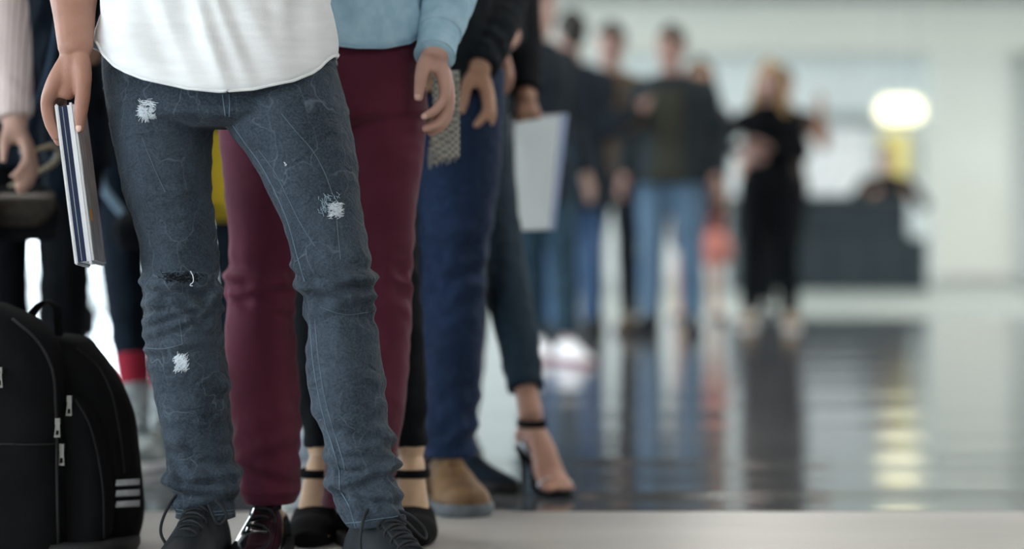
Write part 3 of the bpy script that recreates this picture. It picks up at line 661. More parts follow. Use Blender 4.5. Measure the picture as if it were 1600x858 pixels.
c.tube(pr, rr, horiz=True, n=110, step=.0028, cap='flat', disp=plus(folds(.0065, 23, 22, [(.49, .05, 1.2), (.56, .03, .8), (.84, .05, .9), (.93, .05, 1.3), (.03, .05, .5)], skew=.4, base=.28), RID_L, 110, 4.22))
def crease(co, no):
    p = co + np.array((Jloc[0], Jloc[1], 0)); q = p * np.array((9, 9, 15)); q2 = np.stack([p[:, 0] * 15 + p[:, 2] * 17, p[:, 1] * 15, p[:, 2] * 9 - p[:, 0] * 7], -1)
    a = 1 - np.abs(vnoise(q, 3)) * 2.6; b_ = 1 - np.abs(vnoise(q2 * 1.2, 8)) * 2.6
    k = np.clip(.42 - .42 * p[:, 2], .06, .4)
    return co + no * ((np.clip(a, 0, 1) + np.clip(b_, 0, 1)) * .0052 * k * 1.6)[:, None]
rel(c); JT = link('jeans', c.union('jeans', .0036, 1, crease), M_JEANS, JM)
# ---- things sewn on or worn into the jeans, laid on the cloth itself
def surf(o, rootloc):
    me = o.data; n = len(me.vertices); co = np.empty(n * 3); me.vertices.foreach_get('co', co); co = co.reshape(-1, 3) + np.asarray(rootloc)
    return BVHTree.FromPolygons([Vector(x) for x in co], [tuple(p.vertices) for p in me.polygons])
def on(bvh, px, py, lift=.0006):
    o = Vector((0, 0, H0)); dr = (Vector(P(px, py, 4.0)) - o).normalized(); h, nrm, *_ = bvh.ray_cast(o, dr)
    if h is None: return None
    return np.array(h) + np.array(nrm) * lift
bj = surf(JT, Jloc); rnd = random.Random(4)
def seam(name, path, r, m, parent, bvh, rootloc, k=40, lift=.0004):
    pts = spline(np.c_[np.array(path, float), np.zeros(len(path))], k); q = [on(bvh, x, y, lift) for x, y, _ in pts]; q = [x for x in q if x is not None]
    if len(q) < 3: return
    b = MB(); b.tube(np.array(q) - np.asarray(rootloc), [r] * len(q), n=6, step=.004); link(name, b.mesh(name), m, parent)
seam('fly_seam', [(348, 148), (350, 165), (352, 181)], .0011, M_STITCH, JT, bj, Jloc)
seam('fly_seam', [(358, 147), (359, 164), (358, 182)], .0009, M_STITCH, JT, bj, Jloc)
seam('inseam', [(364, 196), (382, 222), (405, 254), (428, 296), (449, 345), (463, 395), (476, 440)], .0010, M_STITCH, JT, bj, Jloc, 70)
seam('inseam', [(484, 500), (490, 570), (503, 640), (520, 700), (530, 735), (532, 765), (545, 790), (556, 825)], .0010, M_STITCH, JT, bj, Jloc, 70)
seam('inseam', [(492, 500), (499, 570), (512, 640), (530, 700), (540, 735)], .0008, M_STITCH, JT, bj, Jloc, 60)
seam('outseam', [(163, 150), (170, 190), (178, 228)], .0010, M_STITCH, JT, bj, Jloc)
for q_ in ([(276, 796), (295, 799), (320, 800), (345, 799), (365, 797)], [(276, 802), (295, 804), (320, 805), (345, 804), (365, 802)], [(538, 818), (560, 816), (590, 811), (615, 808), (633, 803)]):
    seam('hem_stitch', q_, .0008, M_STITCH, JT, bj, Jloc, 40)
M_WORN = mat('worn_crease', (.085, .12, .15), rough=.9)
for path in ([(440, 178), (462, 205), (490, 238), (507, 270), (520, 305)], [(405, 235), (430, 270), (450, 310), (470, 350), (492, 385)], [(526, 345), (529, 375), (532, 405)],
             [(228, 544), (255, 545), (285, 538)], [(280, 500), (283, 520), (285, 538)], [(500, 480), (540, 492), (575, 488)], [(222, 215), (240, 260), (258, 300)]):
    seam('worn_crease', path, .0007, M_WORN, JT, bj, Jloc, 30)
def frayed(cx, cy, w, h, n, slant, m=M_THREAD, ln=9, rad=.00042, seed=0):
    r = random.Random(seed); b = MB()
    for i in range(n):
        x = cx + r.uniform(-.5, .5) * w * (1 + .5 * r.random() ** 3); y = cy + r.uniform(-.5, .5) * h * (1 + .5 * r.random() ** 3); a = slant + r.gauss(0, .45); L = ln * r.uniform(.5, 1.3)
        q = [on(bj, x + math.cos(a) * L * t, y + math.sin(a) * L * t, .0004 + .0022 * (1 - (2 * t) ** 2) * r.random()) for t in (-.5, -.2, .1, .5)]
        if any(k is None for k in q): continue
        b.tube(np.array(q) - Jloc, [rad] * 4, n=4, step=.004)
    o = link('frayed_patch', b.mesh('frayed_patch'), m, JT); o['kind'] = 'stuff'; o['label'] = 'white frayed threads of a worn hole'
frayed(229, 170, 20, 24, 150, .15, seed=1); frayed(227, 181, 10, 14, 40, 1.4, seed=2)
frayed(524, 328, 17, 19, 130, -.2, seed=3); frayed(515, 318, 30, 26, 70, 1.2, mat('blue_thread', (.30, .40, .48), rough=.9), 6, .0004, 4)
frayed(283, 567, 17, 20, 150, -1.0, seed=5)
frayed(282, 433, 50, 11, 120, .3, mat('dark_thread', (.004, .006, .009), rough=.9), 8, .0007, 6); frayed(284, 430, 54, 12, 60, -.2, M_STITCH, 7, .0004, 7)
seam('loose_thread', [(297, 424), (301, 432), (301, 441), (296, 445), (300, 446)], .0009, M_THREAD, JT, bj, Jloc, 20, .003)
frayed(446, 257, 3, 5, 7, .8, M_THREAD, 3, .0005, 8)

# ---- white shirt: an open hanging shell with a curved shirt tail
M_HEM = M_SHIRT
def shirt_shell(ctr_top, rows, hem_fn, n, m, foldf):
    """rows: (z, cx, cy, rx, ry); hem_fn(x, front) -> z of the hem"""
    a = np.array(sorted(rows)); th = np.arange(n) / n * 2 * np.pi; V = np.empty((m, n, 3)); ztop = a[-1, 0]
    for j, t in enumerate(th):
        front = math.sin(t) < 0
        x0 = np.interp(a[0, 0], a[:, 0], a[:, 1]) + np.interp(a[0, 0], a[:, 0], a[:, 3]) * math.cos(t)
        zh = hem_fn(x0, front)
        k = np.linspace(0, 1, m) ** 0.8
        z = zh + (ztop - zh) * k
        q = [np.interp(z, a[:, 0], a[:, i]) for i in range(1, 5)]
        dr = foldf(z, np.full(m, t), k)
        V[:, j, 0] = q[0] + (q[2] + dr) * math.cos(t); V[:, j, 1] = q[1] + (q[3] + dr) * math.sin(t); V[:, j, 2] = z
    return V
D = 4.31
def shirt_hem(x, front):
    px = x * F / (D - .10) + 800 if front else x * F / D + 800
    xs_ = [140, 147, 158, 180, 230, 300, 350, 400, 460, 488, 500, 508, 520, 535]; ys_ = [70, 74, 90, 106, 126, 142, 147, 143, 128, 115, 105, 95, 84, 80]
    y = np.interp(px, xs_, ys_)
    if not front: y = np.interp(px, [140, 180, 340, 490, 535], [72, 100, 140, 112, 84])
    return P(0, y, D - (.11 if front else 0) * min(1, max(0, (px - 140) / 60, 0)))[2] if front else P(0, y, D)[2]
rowsS = []
for y, a, b_, ry in [(147, 141, 531, .164), (75, 143, 526, .160), (40, 152, 520, .152), (0, 158, 518, .146)]:
    rowsS.append((P(0, y, D)[2], P((a + b_) / 2, 0, D)[0], D, (b_ - a) / 2 * D / F, ry))
bx = JJ['shL'] * 0 + Jloc
for z, rx, ry in ((1.12, .195, .136), (1.22, .198, .138), (1.34, .205, .138), (1.43, .198, .118), (1.485, .155, .10), (1.52, .095, .082), (1.545, .075, .072)): rowsS.append((z, Jloc[0], D, rx, ry))
def sfold(z, t, k):
    p = np.stack([np.cos(t) * 2.2 + z * 2.3, np.sin(t) * 2.2, z * 2.0], -1)
    diag = np.cos(t) * 3.2 + z * 7.0; rg = np.abs(((diag + .5 * vnoise(p, 4)) % 1.0) * 2 - 1)
    q = np.stack([np.cos(t) * 6 + z * 4, np.sin(t) * 6, z * 9], -1)
    return (.016 * vnoise(p * 1.2, 2) + .013 * (.5 - rg) * np.clip(1 - k, .25, 1) + .004 * vnoise(q, 9)) * np.clip((k) * 8 + .15, 0, 1)
V = shirt_shell(None, rowsS, shirt_hem, 220, 110, sfold)
b = MB(); b.grid(V, cap0=False, cap1=False); rel(b); me = b.mesh('shirt'); SH = link('shirt', me, M_SHIRT, JM)
sol = SH.modifiers.new('thick', 'SOLIDIFY'); sol.thickness = .0022; sol.offset = -1
hemring = V[0]; b = MB(); b.tube(np.r_[hemring, hemring[:1]] + (0, 0, .0015), [.0028] * (len(hemring) + 1), n=8, m=300); rel(b); link('hem', b.mesh('hem'), M_HEM, SH)
# back tail curling forward at the hip
b = MB(); q = [(519, 84, 4.34), (526, 92, 4.335), (528, 101, 4.33), (525, 110, 4.33), (521, 115, 4.335)]
prof = np.array([P(*k) for k in q]); g = np.stack([prof, prof + (-.004, .05, .006), prof + (-.02, .09, .02)], 0)
b.grid(np.concatenate([g, g[::-1] + (0, .001, -.0015)], 0), closed_u=False, cap0=False, cap1=False); rel(b); link('curled_tail', b.mesh('curled_tail'), M_SHIRT, SH)
for S, sd in (('L', 1), ('R', -1)):
    sh, el = JJ['sh' + S], JJ['el' + S]; b = MB()
    b.tube([sh + (-sd * .05, 0, .0), sh, sh * .5 + el * .5, sh * .25 + el * .75], [.060, .063, .062, .060], n=30, step=.008, cap='flat', disp=folds(.005, 2 + sd, 14))
    link('sleeve', b.mesh('sleeve'), M_SHIRT, SH)

# ---- closed laptop with a thinner tablet against it, in his hand
M_ALU = mat('silver_aluminium', (.72, .73, .76), (.78, .79, .82), scale=30, rough=.35, metal=.5)
M_SCREENEDGE = mat('dark_blue_edge', (.010, .020, .055), (.016, .03, .08), rough=.25)
M_SCUFF = mat('scuffed_silver_lid', (.34, .35, .38), (.60, .61, .65), scale=60, rough=.38, metal=.5, stretch=(1, 1, .2), lo=.5, hi=.62)
pT = P(100, 161, 4.215); pB = P(132, 412, 4.205); ax = pT - pB; hgt = np.linalg.norm(ax); ez = ax / hgt
ey = np.array((-.07, 1.0, .0)); ey -= ez * (ez @ ey); ey /= np.linalg.norm(ey); ex = np.cross(ey, ez)
Rl = np.stack([ex, ey, ez], 1)
LT = thing('laptop', 'closed silver laptop held upright on edge in a hand beside ripped jeans', 'laptop', pB)
def slab(name, x0, x1, y0, y1, z0, z1, m, bevel, parent):
    me = boxmesh(name, (x0, y0, z0), (x1, y1, z1), bevel); co = np.empty(len(me.vertices) * 3); me.vertices.foreach_get('co', co)
    me.vertices.foreach_set('co', (co.reshape(-1, 3) @ Rl.T).ravel()); me.update(); return link(name, me, m, parent)
slab('lid', -.0170, -.0110, 0, .205, 0, hgt, M_ALU, .002, LT)
slab('dark_edge', -.0108, .0040, .003, .203, .004, hgt - .004, M_SCREENEDGE, .001, LT)
slab('base', .0042, .0165, 0, .205, 0, hgt, M_ALU, .004, LT)
slab('scuffed_cover', .0166, .0175, .008, .197, .006, hgt - .006, M_SCUFF, 0, LT)
slab('edge_line', -.0045, -.0035, .0015, .004, .006, hgt - .006, M_MULL, 0, LT)
slab('sticker', .0176, .0179, .03, .06, .075, .095, mat('orange_sticker', (.75, .33, .05), rough=.5), 0, LT)

# ================================================================== man in maroon trousers
MD_R = lin((60, 4.66), (200, 4.66), (440, 4.62), (790, 4.56), (900, 4.55)); MD_L = lin((60, 4.66), (200, 4.66), (440, 4.67), (790, 4.70), (900, 4.70))
hipR, hipL = P(428, 110, 4.66), P(585, 110, 4.66); knR, knL = P(408, 440, 4.615), P(590, 440, 4.66)
aR, aL = P(420, 0, 4.565), P(565, 0, 4.70)
Mloc = np.array(((hipR[0] + hipL[0]) / 2, 4.67, 0))
MM, MJ, MR, Mloc = make_person('person in pale blue shirt and maroon trousers standing just behind the ripped jeans', Mloc[:2], H=1.79,
    skin_c=(.57, .335, .27), feet={'R': (aR[0] - Mloc[0], 4.565 - 4.67, 0, -4, 0), 'L': (aL[0] - Mloc[0], .03, 0, 20, 0)}, hips_over={'R': hipR, 'L': hipL}, knees={'R': knR, 'L': knL},
    traced=True, wrists_over={'L': P(680, 84, 4.56), 'R': P(372, 90, 4.84)}, elbow_pole={'L': (.30, 1, 0), 'R': (-.2, 1, 0)}, hand_scale=1.0, hand_dir={'L': (0, 0, -1)}, nails=True,
    shoes=('derby', M_PATENT, M_RUBBER, M_LACE, 1.06, False, 5), voxel=.0038)
def relM(mb): mb.xf(np.array([[1, 0, 0, -Mloc[0]], [0, 1, 0, -Mloc[1]], [0, 0, 1, 0], [0, 0, 0, 1.0]])); return mb
c = MB()
pr, rr = trace([(-10, 362, 646), (40, 352, 655), (80, 348, 659), (120, 345, 663), (160, 343, 666), (185, 350, 664), (205, 400, 620)], lambda y: 4.66, .66)
c.tube(pr, rr, horiz=True, n=60, step=.008, cap='flat', disp=folds(.003, 5, 8))
pr, rr = trace([(110, 346, 512), (160, 343, 508), (200, 342, 500), (250, 346, 490), (300, 352, 480), (350, 357, 470), (400, 359, 463), (425, 360, 461), (440, 352, 462), (455, 355, 461), (480, 354, 460), (530, 351, 462), (580, 355, 466), (630, 360, 468),
                (680, 367, 468.5), (720, 372, 468), (750, 377, 467), (764, 375, 468), (775, 376, 467), (786, 382, 462)], MD_R, lambda y: np.interp(y, [110, 300, 500, 786], [.9, 1.05, 1.1, 1.05]))
c.tube(pr, rr, horiz=True, n=90, step=.003, cap='flat', disp=plus(folds(.0055, 41, 20, [(.46, .04, 1.2), (.53, .03, .9), (.88, .08, .8)], skew=.5, base=.20), [(438, .010, .010, .006, -1), (456, .008, .009, -.014, -.3), (474, .007, .010, .02, .2), (700, .006, .014, -.03, .2), (735, .005, .010, .02, 0), (768, .006, .009, 0, 0)], 110, 4.62))
pr, rr = trace([(110, 500, 662), (160, 505, 665), (200, 512, 663), (250, 520, 660), (300, 528, 654), (350, 535, 648), (400, 538, 645.5), (440, 540, 644), (480, 540, 643), (530, 538, 641), (580, 533, 638.5), (630, 525, 633), (680, 516, 624), (720, 510, 616), (790, 503, 606)],
               MD_L, lambda y: np.interp(y, [110, 300, 500, 786], [.9, 1.05, 1.1, 1.05]))
c.tube(pr, rr, horiz=True, n=90, step=.003, cap='flat', disp=folds(.0065, 47, 20, [(.48, .05, 1.4), (.9, .08, 1.0)], skew=.5, base=.22))
def creaseM(co, no):
    p = co + np.array((Mloc[0], Mloc[1], 0)); q = np.stack([p[:, 0] * 9 + p[:, 2] * 9, p[:, 1] * 8, p[:, 2] * 11 - p[:, 0] * 5], -1)
    return co + no * (np.clip(1 - np.abs(vnoise(q, 6)) * 2.4, 0, 1) * .0024)[:, None]
relM(c); MT = link('trousers', c.union('trousers', .0042, 2, creaseM), M_MAROON, MM)
# ---- pale blue shirt
DM = 4.66
def mhem(x, front):
    px = x * F / (DM - .08) + 800
    y = np.interp(px, [340, 360, 420, 520, 560, 600, 640, 652, 660, 668], [40, 60, 74, 74, 78, 77, 70, 62, 48, 36])
    return P(0, y, DM - (.10 if front else 0) * float(np.clip((670 - px) / 60, 0, 1)))[2]
rows = []
for y, a, b_, ry in [(80, 346, 664, .150), (40, 345, 661, .150), (0, 346, 657, .145)]: rows.append((P(0, y, DM)[2], P((a + b_) / 2, 0, DM)[0], DM, (b_ - a) / 2 * DM / F, ry))
for z, rx, ry in ((1.15, .188, .136), (1.28, .20, .138), (1.39, .198, .122), (1.455, .155, .10), (1.49, .095, .082), (1.515, .075, .072)): rows.append((z, Mloc[0], DM, rx, ry))
V = shirt_shell(None, rows, mhem, 160, 90, lambda z, t, k: sfold(z + .37, t, k) * .9)
b = MB(); b.grid(V, cap0=False, cap1=False); relM(b); MS = link('shirt', b.mesh('shirt'), M_CHAMBRAY, MM)
sol = MS.modifiers.new('thick', 'SOLIDIFY'); sol.thickness = .0022; sol.offset = -1
b = MB(); b.tube(np.r_[V[0], V[0][:1]] + (0, 0, .001), [.0018] * (len(V[0]) + 1), n=6, m=240); relM(b); link('hem', b.mesh('hem'), M_CHAMBRAY, MS)
for S, sd in (('L', 1), ('R', -1)):
    sh, el, w_ = MJ['sh' + S], MJ['el' + S], MJ['wr' + S]; u = (w_ - el) / np.linalg.norm(w_ - el); b = MB()
    b.tube([sh + (-sd * .05, 0, 0), sh, sh * .5 + el * .5, el, el * .45 + w_ * .55, w_ - u * .058], [.060, .063, .060, .056, .051, .043], n=40, step=.005, cap='flat', disp=folds(.0045, 12 + sd, 16, [(.55, .12, 1), (.9, .08, .9)]))
    link('sleeve', b.mesh('sleeve'), M_CHAMBRAY, MS)
    b = MB(); b.tube([w_ - u * .068, w_ - u * .03, w_ + u * .006], [(.040, .038), (.0385, .038), (.0385, .039)], n=32, step=.006, cap='flat', disp=folds(.0012, 3, 9)); cf = link('cuff', b.mesh('cuff'), M_CHAMBRAY, MS)
    b = MB(); e1 = np.cross(u, (0, 1, 0)); e1 /= np.linalg.norm(e1); e2 = np.cross(u, e1); ring = [w_ + u * .005 + e1 * math.cos(t) * .0387 + e2 * math.sin(t) * .0392 for t in np.linspace(0, 2 * np.pi, 30)]; b.tube(ring, [.0014] * 30, n=6, m=60); link('cuff_edge', b.mesh('cuff_edge'), M_CHAMBRAY, cf)

# ================================================================== backpack on the floor
M_PACK = mat('black_nylon', (.0028, .0032, .004), (.0052, .0056, .0066), scale=16, rough=.9, bump=.4, bscale=600, spec=.15)
M_PACK2 = mat('black_nylon_base', (.010, .010, .011), rough=.6, bump=.3, bscale=500)
bp0 = P(60, 0, 4.58); BP = thing('backpack', 'black backpack with three pale side stripes standing on the floor', 'backpack', (bp0[0], 4.58, 0))
def relB(mb): mb.xf(np.array([[1, 0, 0, -bp0[0]], [0, 1, 0, -4.58], [0, 0, 1, 0], [0, 0, 0, 1.0]])); return mb
def pack(name, rows, d, ry, sq=2.8, amp=.004, m=M_PACK, seed=1):
    pts = []; rad = []
    for y, a, b_ in rows: pts.append(P((a + b_) / 2, y, d)); rad.append(((b_ - a) / 2 * d / F, ry * (1 if (b_ - a) > 60 else (b_ - a) / 60)))
    c = MB(); c.tube(pts, rad, horiz=True, n=64, step=.008, cap='flat', sq=sq, disp=folds(amp, seed, 6, [(.1, .2, .8)], skew=.6)); relB(c)
    return link(name, c.union(name, .006, 6), m, BP)
yb = YH + H0 * F / 4.64 - 1
main_c = pack('main_compartment', [(524, 40, 112), (530, 0, 134), (545, -30, 150), (562, -45, 166), (590, -60, 186), (640, -75, 206), (700, -80, 216), (760, -80, 222), (820, -80, 222), (YH + H0 * F / 4.64 - 1, -75, 210)], 4.64, .10, seed=2)
front_c = pack('front_compartment', [(474, -85, 4), (482, -88, 24), (496, -90, 52), (520, -92, 80), (545, -94, 92), (620, -96, 100), (720, -98, 104), (830, -98, 106), (YH + H0 * F / 4.52 - 1, -92, 98)], 4.52, .095, seed=5)
side_p = pack('side_pocket', [(616, 104, 128), (630, 98, 146), (660, 92, 160), (700, 90, 171), (760, 90, 180), (820, 90, 179), (YH + H0 * F / 4.58 - 1, 96, 168)], 4.57, .075, amp=.003, seed=8)
def handle_pts(q): return [P(*k) - np.array((bp0[0], 4.58, 0)) for k in q]
b = MB(); q = handle_pts([(44, 508, 4.60), (50, 492, 4.60), (62, 476, 4.60), (76, 471, 4.60), (86, 478, 4.60), (90, 500, 4.61), (92, 532, 4.62)]); b.tube(q, [(.014, .003)] * 7, n=12, step=.006, ref=(0.4, 1, 0)); link('carry_handle', b.mesh('carry_handle'), M_PACK, BP)
for x in (20, 120):
    b = MB(); q = handle_pts([(x, 560, 4.735), (x - 5, 600, 4.79), (x, 700, 4.80), (x, 800, 4.78), (x + 4, 850, 4.735)]); b.tube(q, [(.03, .006)] * 5, n=12, step=.02, ref=(1, 0, 0)); link('shoulder_strap', b.mesh('shoulder_strap'), M_PACK, BP)
bl = np.array((bp0[0], 4.58, 0))
bF, bM, bS = surf(front_c, bl), surf(main_c, bl), surf(side_p, bl)
M_ZIP = mat('zip_tape', (.012, .012, .014), rough=.5)
M_PIPE = mat('pack_piping', (.008, .0085, .010), rough=.7)
seam('zip', [(20, 500), (55, 530), (78, 570), (86, 640), (88, 740), (90, 850)], .0035, M_ZIP, front_c, bF, bl, 60, .001)
seam('piping', [(118, 625), (138, 660), (150, 700), (160, 760), (162, 840)], .0022, M_PIPE, side_p, bS, bl, 50, .0005)
seam('piping', [(120, 545), (150, 570), (172, 610), (184, 660), (190, 700), (194, 738)], .0022, M_PIPE, main_c, bM, bl, 50, .0005)
seam('piping', [(0, 694), (40, 695), (85, 694)], .0022, M_PIPE, front_c, bF, bl, 30, .0005)
def first(px, py):
    best = None
    for o, t in ((front_c, bF), (side_p, bS), (main_c, bM)):
        q = on(t, px, py, .004)
        if q is not None and (best is None or q[1] < best[0][1]): best = (q, o)
    return best
for (px, py, ln, tilt) in ((110, 637, 30, .05), (88, 669, 28, .05), (94, 711, 32, .02), (1, 590, 30, 0)):
    hit = first(px, py)
    if hit is None: continue
    q, o = hit; s_ = 4.5 / F; q = q - bl; q[1] -= .006
    zp = MB(); L = ln * s_ / 2; w = .0058
    out = [(-w * .55, L), (w * .55, L), (w * .75, L * .3), (w, -L), (-w, -L), (-w * .75, L * .3)]; inn = [(-w * .45, -L * .25), (w * .45, -L * .25), (w * .5, -L * .75), (-w * .5, -L * .75)]
    v = []; f = []
    oo = [(-w * .55, L), (w * .55, L), (w, -L), (-w, -L)]
    for yy in (-.0012, .0012): v += [(x + z * tilt, yy, z) for x, z in oo] + [(x + z * tilt, yy, z) for x, z in inn]
    for i in range(4):
        j = (i + 1) % 4; f += [(i, j, 4 + j, 4 + i), (8 + i, 12 + i, 12 + j, 8 + j), (i, 8 + i, 8 + j, j), (4 + i, 4 + j, 12 + j, 12 + i)]
    zp.raw(np.array(v) + q, f); z = link('zip_pull', zp.mesh('zip_pull', False), M_METAL, BP)
    b = MB(); b.box(q + np.array((0, .003, L * .75)), (w * .8, .004, L * .35)); link('zip_slider', b.mesh('zip_slider', False), M_METAL, z)
M_STRIPE = mat('pale_grey_stripe', (.42, .45, .47), (.50, .53, .55), scale=90, rough=.7)
for k, y in enumerate((755, 771.5, 788.5)):
    g = np.array([[on(bM, x, y + dy - (x - 181) * .05, .0016) for x in np.linspace(181 if dy < 0 else 180, 217, 9)] for dy in (-5, -1.5, 1.5, 5)], dtype=object)
    if any(x is None for x in g.ravel()[:0]): continue
    try: g = np.array([[np.array(x, float) for x in r] for r in g]) - bl
    except Exception: continue
    b = MB(); b.grid(np.concatenate([g, g[::-1] + (0, .002, 0)], 0), closed_u=False, cap0=False, cap1=False); link('stripe', b.mesh('stripe'), M_STRIPE, BP)
b = MB(); b.tube([P(72, YH + H0 * F / 4.60 - 2 - k, 4.60) - bl for k in (0, 12, 26)], [(.168, .145), (.176, .150), (.168, .146)], horiz=True, n=48, cap='flat', sq=3); link('base_panel', b.mesh('base_panel'), M_PACK2, BP)

# ================================================================== heeled shoes
def heel_shoe(root, J, S, R, m, m_strap, style):
    ft = J['foot' + S]; an = J['ank' + S]; hl = ft[4]; zb = ft[2]; M = foot_frame(an, math.radians(ft[3]), R, zb)
    b = MB(); b.tube([(0, .052, hl), (0, .02, hl - .002), (0, -.05, .010 + hl * .52), (0, -.10, .008 + hl * .06), (0, -.185, .006)], [(.022, .004), (.026, .005), (.026, .005), (.042, .006), (.030, .005)], n=14, step=.01, ref=(1, 0, 0)); b.xf(M)
    sh = link('shoe', b.mesh('shoe'), m, root)
    b = MB(); b.tube([(0, .045, hl), (0, .042, hl * .6), (0, .048, .003)], [(.018, .014), .008, .0055], n=12, step=.01); b.xf(M); link('heel', b.mesh('heel'), m, sh)
    if style == 'pump':
        b = MB(); b.tube([(0, -.085, .030 + hl * .16), (0, -.12, .026), (0, -.16, .022), (0, -.192, .016)], [(.046, .036), (.050, .036), (.047, .032), (.034, .020)], n=20, step=.01, ref=(1, 0, 0)); b.xf(M); link('vamp', b.union('vamp', .004, 2), m, sh)
        b = MB(); b.tube([(0, -.07, .006), (0, -.12, .006), (0, -.185, .006)], [(.038, .008), (.046, .010), (.030, .008)], n=16, step=.01, ref=(1, 0, 0)); b.xf(M); link('platform', b.mesh('platform'), m, sh)
        rings = []
    else:
        rings = [((0, -.135, .026), .042, .017, 1.45, .006), ((0, -.03, .03 + hl * .8), .034, .034, .9, .005)]
    body = next(o for o in root.children if o.name.startswith('body')); nv = len(body.data.vertices); co = np.empty(nv * 3); body.data.vertices.foreach_get('co', co); co = co.reshape(-1, 3)
    zr = .034 + hl + zb if style == 'pump' else .062 + hl + zb                                     # ankle strap wrapped round the real skin
    near = co[(np.abs(co[:, 2] - zr) < .006) & (np.hypot(co[:, 0] - M[0, 3], co[:, 1] - M[1, 3]) < .10)]; cc = near[:, :2].mean(0)
    an_ = np.arctan2(near[:, 1] - cc[1], near[:, 0] - cc[0]); rd_ = np.hypot(near[:, 0] - cc[0], near[:, 1] - cc[1]); tt = np.linspace(-np.pi, np.pi, 49); rr2 = []
    for k in tt:
        dd_ = np.abs((an_ - k + np.pi) % (2 * np.pi) - np.pi); sel = rd_[dd_ < .22]; rr2.append(sel.max() if len(sel) else rd_.max())
    rr2[-1] = rr2[0]; ring_ = [(cc[0] + math.cos(k) * (r_ + .0025), cc[1] + math.sin(k) * (r_ + .0025), zr) for k, r_ in zip(tt, rr2)]
    b = MB(); b.tube(ring_, [(.0085 if style == 'pump' else .010, .0022)] * 49, n=8, m=96, ref=(0, 0, 1)); link('ankle_strap', b.mesh('ankle_strap'), M_SUEDE, sh)
    for (c0, ra, rb, tilt, w) in rings:
        t = np.linspace(0, 2 * np.pi, 36); pts = np.stack([np.cos(t) * ra, np.sin(t) * rb * math.cos(tilt), np.sin(t) * rb * math.sin(tilt)], -1) + np.array(c0)
        b = MB(); b.tube(pts, [(w, .0016)] * 36, n=8, m=72, ref=(0, math.sin(-tilt), math.cos(tilt))); b.xf(M); link('strap', b.mesh('strap'), m_strap, sh)
    if style == 'pump':
        b = MB(); b.tube([(0, .055, hl + .002), (0, .056, hl + .03), (0, .05, hl + .05)], [(.024, .006), (.026, .006), (.020, .004)], n=12, step=.01, ref=(1, 0, 0)); b.xf(M); link('heel_counter', b.mesh('heel_counter'), m, sh)

def X(px, d): return (px - 800) * d / F
def foot(px, d, cx, cd, yaw=0, heel=0.0, lift=0.0, Rinv=None):
    v = np.array((X(px, d) - cx, d - cd, 0.0))
    if Rinv is not None: v = Rinv @ v
    return (v[0], v[1], lift, yaw, heel)

M_SUEDE = mat('black_suede', (.005, .005, .006), rough=.95, spec=.15)
M_SILVER = mat('silver_strap', (.55, .58, .62), rough=.3, metal=.7)
# ---- woman in black heels behind the maroon trousers
cd = 4.97; cx = X(530, cd)
HWp, HJ, HR, Hl = make_person('person in cropped black trousers and black high heels behind the maroon trousers', (cx, cd), H=1.64, sex='f', skin_c=(.60, .40, .26), hair='long', hair_c=(.05, .03, .02),
    feet={'R': foot(503, 4.875, cx, cd, -4, .095), 'L': foot(642, 4.875, cx, cd, 4, .095)}, heel='LR', pelvis_z=.945, top=M_BLACK, top_hem=.50, trousers=M_BLACK, hem=.175, leg_w=.74, voxel=.005, cvoxel=.008, face=True, top_name='jacket',
    wrists_over={'L': P(672, 120, 4.93)}, hands={'R': (-.22, .08, .92)}, elbow_pole={'L': (.3, 1, 0)}, hand_dir={'L': (.1, 0, -1)}, seed=31)
for S in 'LR': heel_shoe(HWp, HJ, S, HR, M_SUEDE, M_SUEDE, 'pump')
# tweed scarf end hanging from her shoulder
M_TWEED = checks('grey_tweed', (.58, .56, .48), (.17, .175, .17), 150)
g = []
for k, y in enumerate(np.linspace(110, 244, 40)):
    a, e = (676 - (y > 180) * (y - 180) * .12, 716 + (y > 100) * 2); zz = y + 0.0
    g.append([P(a + (e - a) * u, zz + (14 * (1 - u) if k == 39 else 0), 4.845 + .006 * math.sin(u * 5 + y * .03)) - np.array((Hl[0], Hl[1], 0)) for u in np.linspace(0, 1, 12)])
g = np.array(g); b = MB(); b.grid(np.concatenate([g, g[:, ::-1] + (0, .012, 0)], 1)); sc_ = link('scarf', b.mesh('scarf'), M_TWEED, HWp); sc_['label'] = 'grey tweed scarf end hanging down'
M_FR = mat('scarf_fringe', (.30, .31, .30), rough=.9)
rr_ = random.Random(9)
for k in range(16):
    x0 = 670 + k * 3.1; y0 = 254 - k * .9; b = MB(); b.tube([P(x0, y0 - 10, 4.85) - np.array((Hl[0], Hl[1], 0)), P(x0 + rr_.uniform(-2, 2), y0 + rr_.uniform(6, 12), 4.852) - np.array((Hl[0], Hl[1], 0))], [.0022, .0012], n=5, step=.01); link('fringe', b.mesh('fringe'), M_FR, sc_)

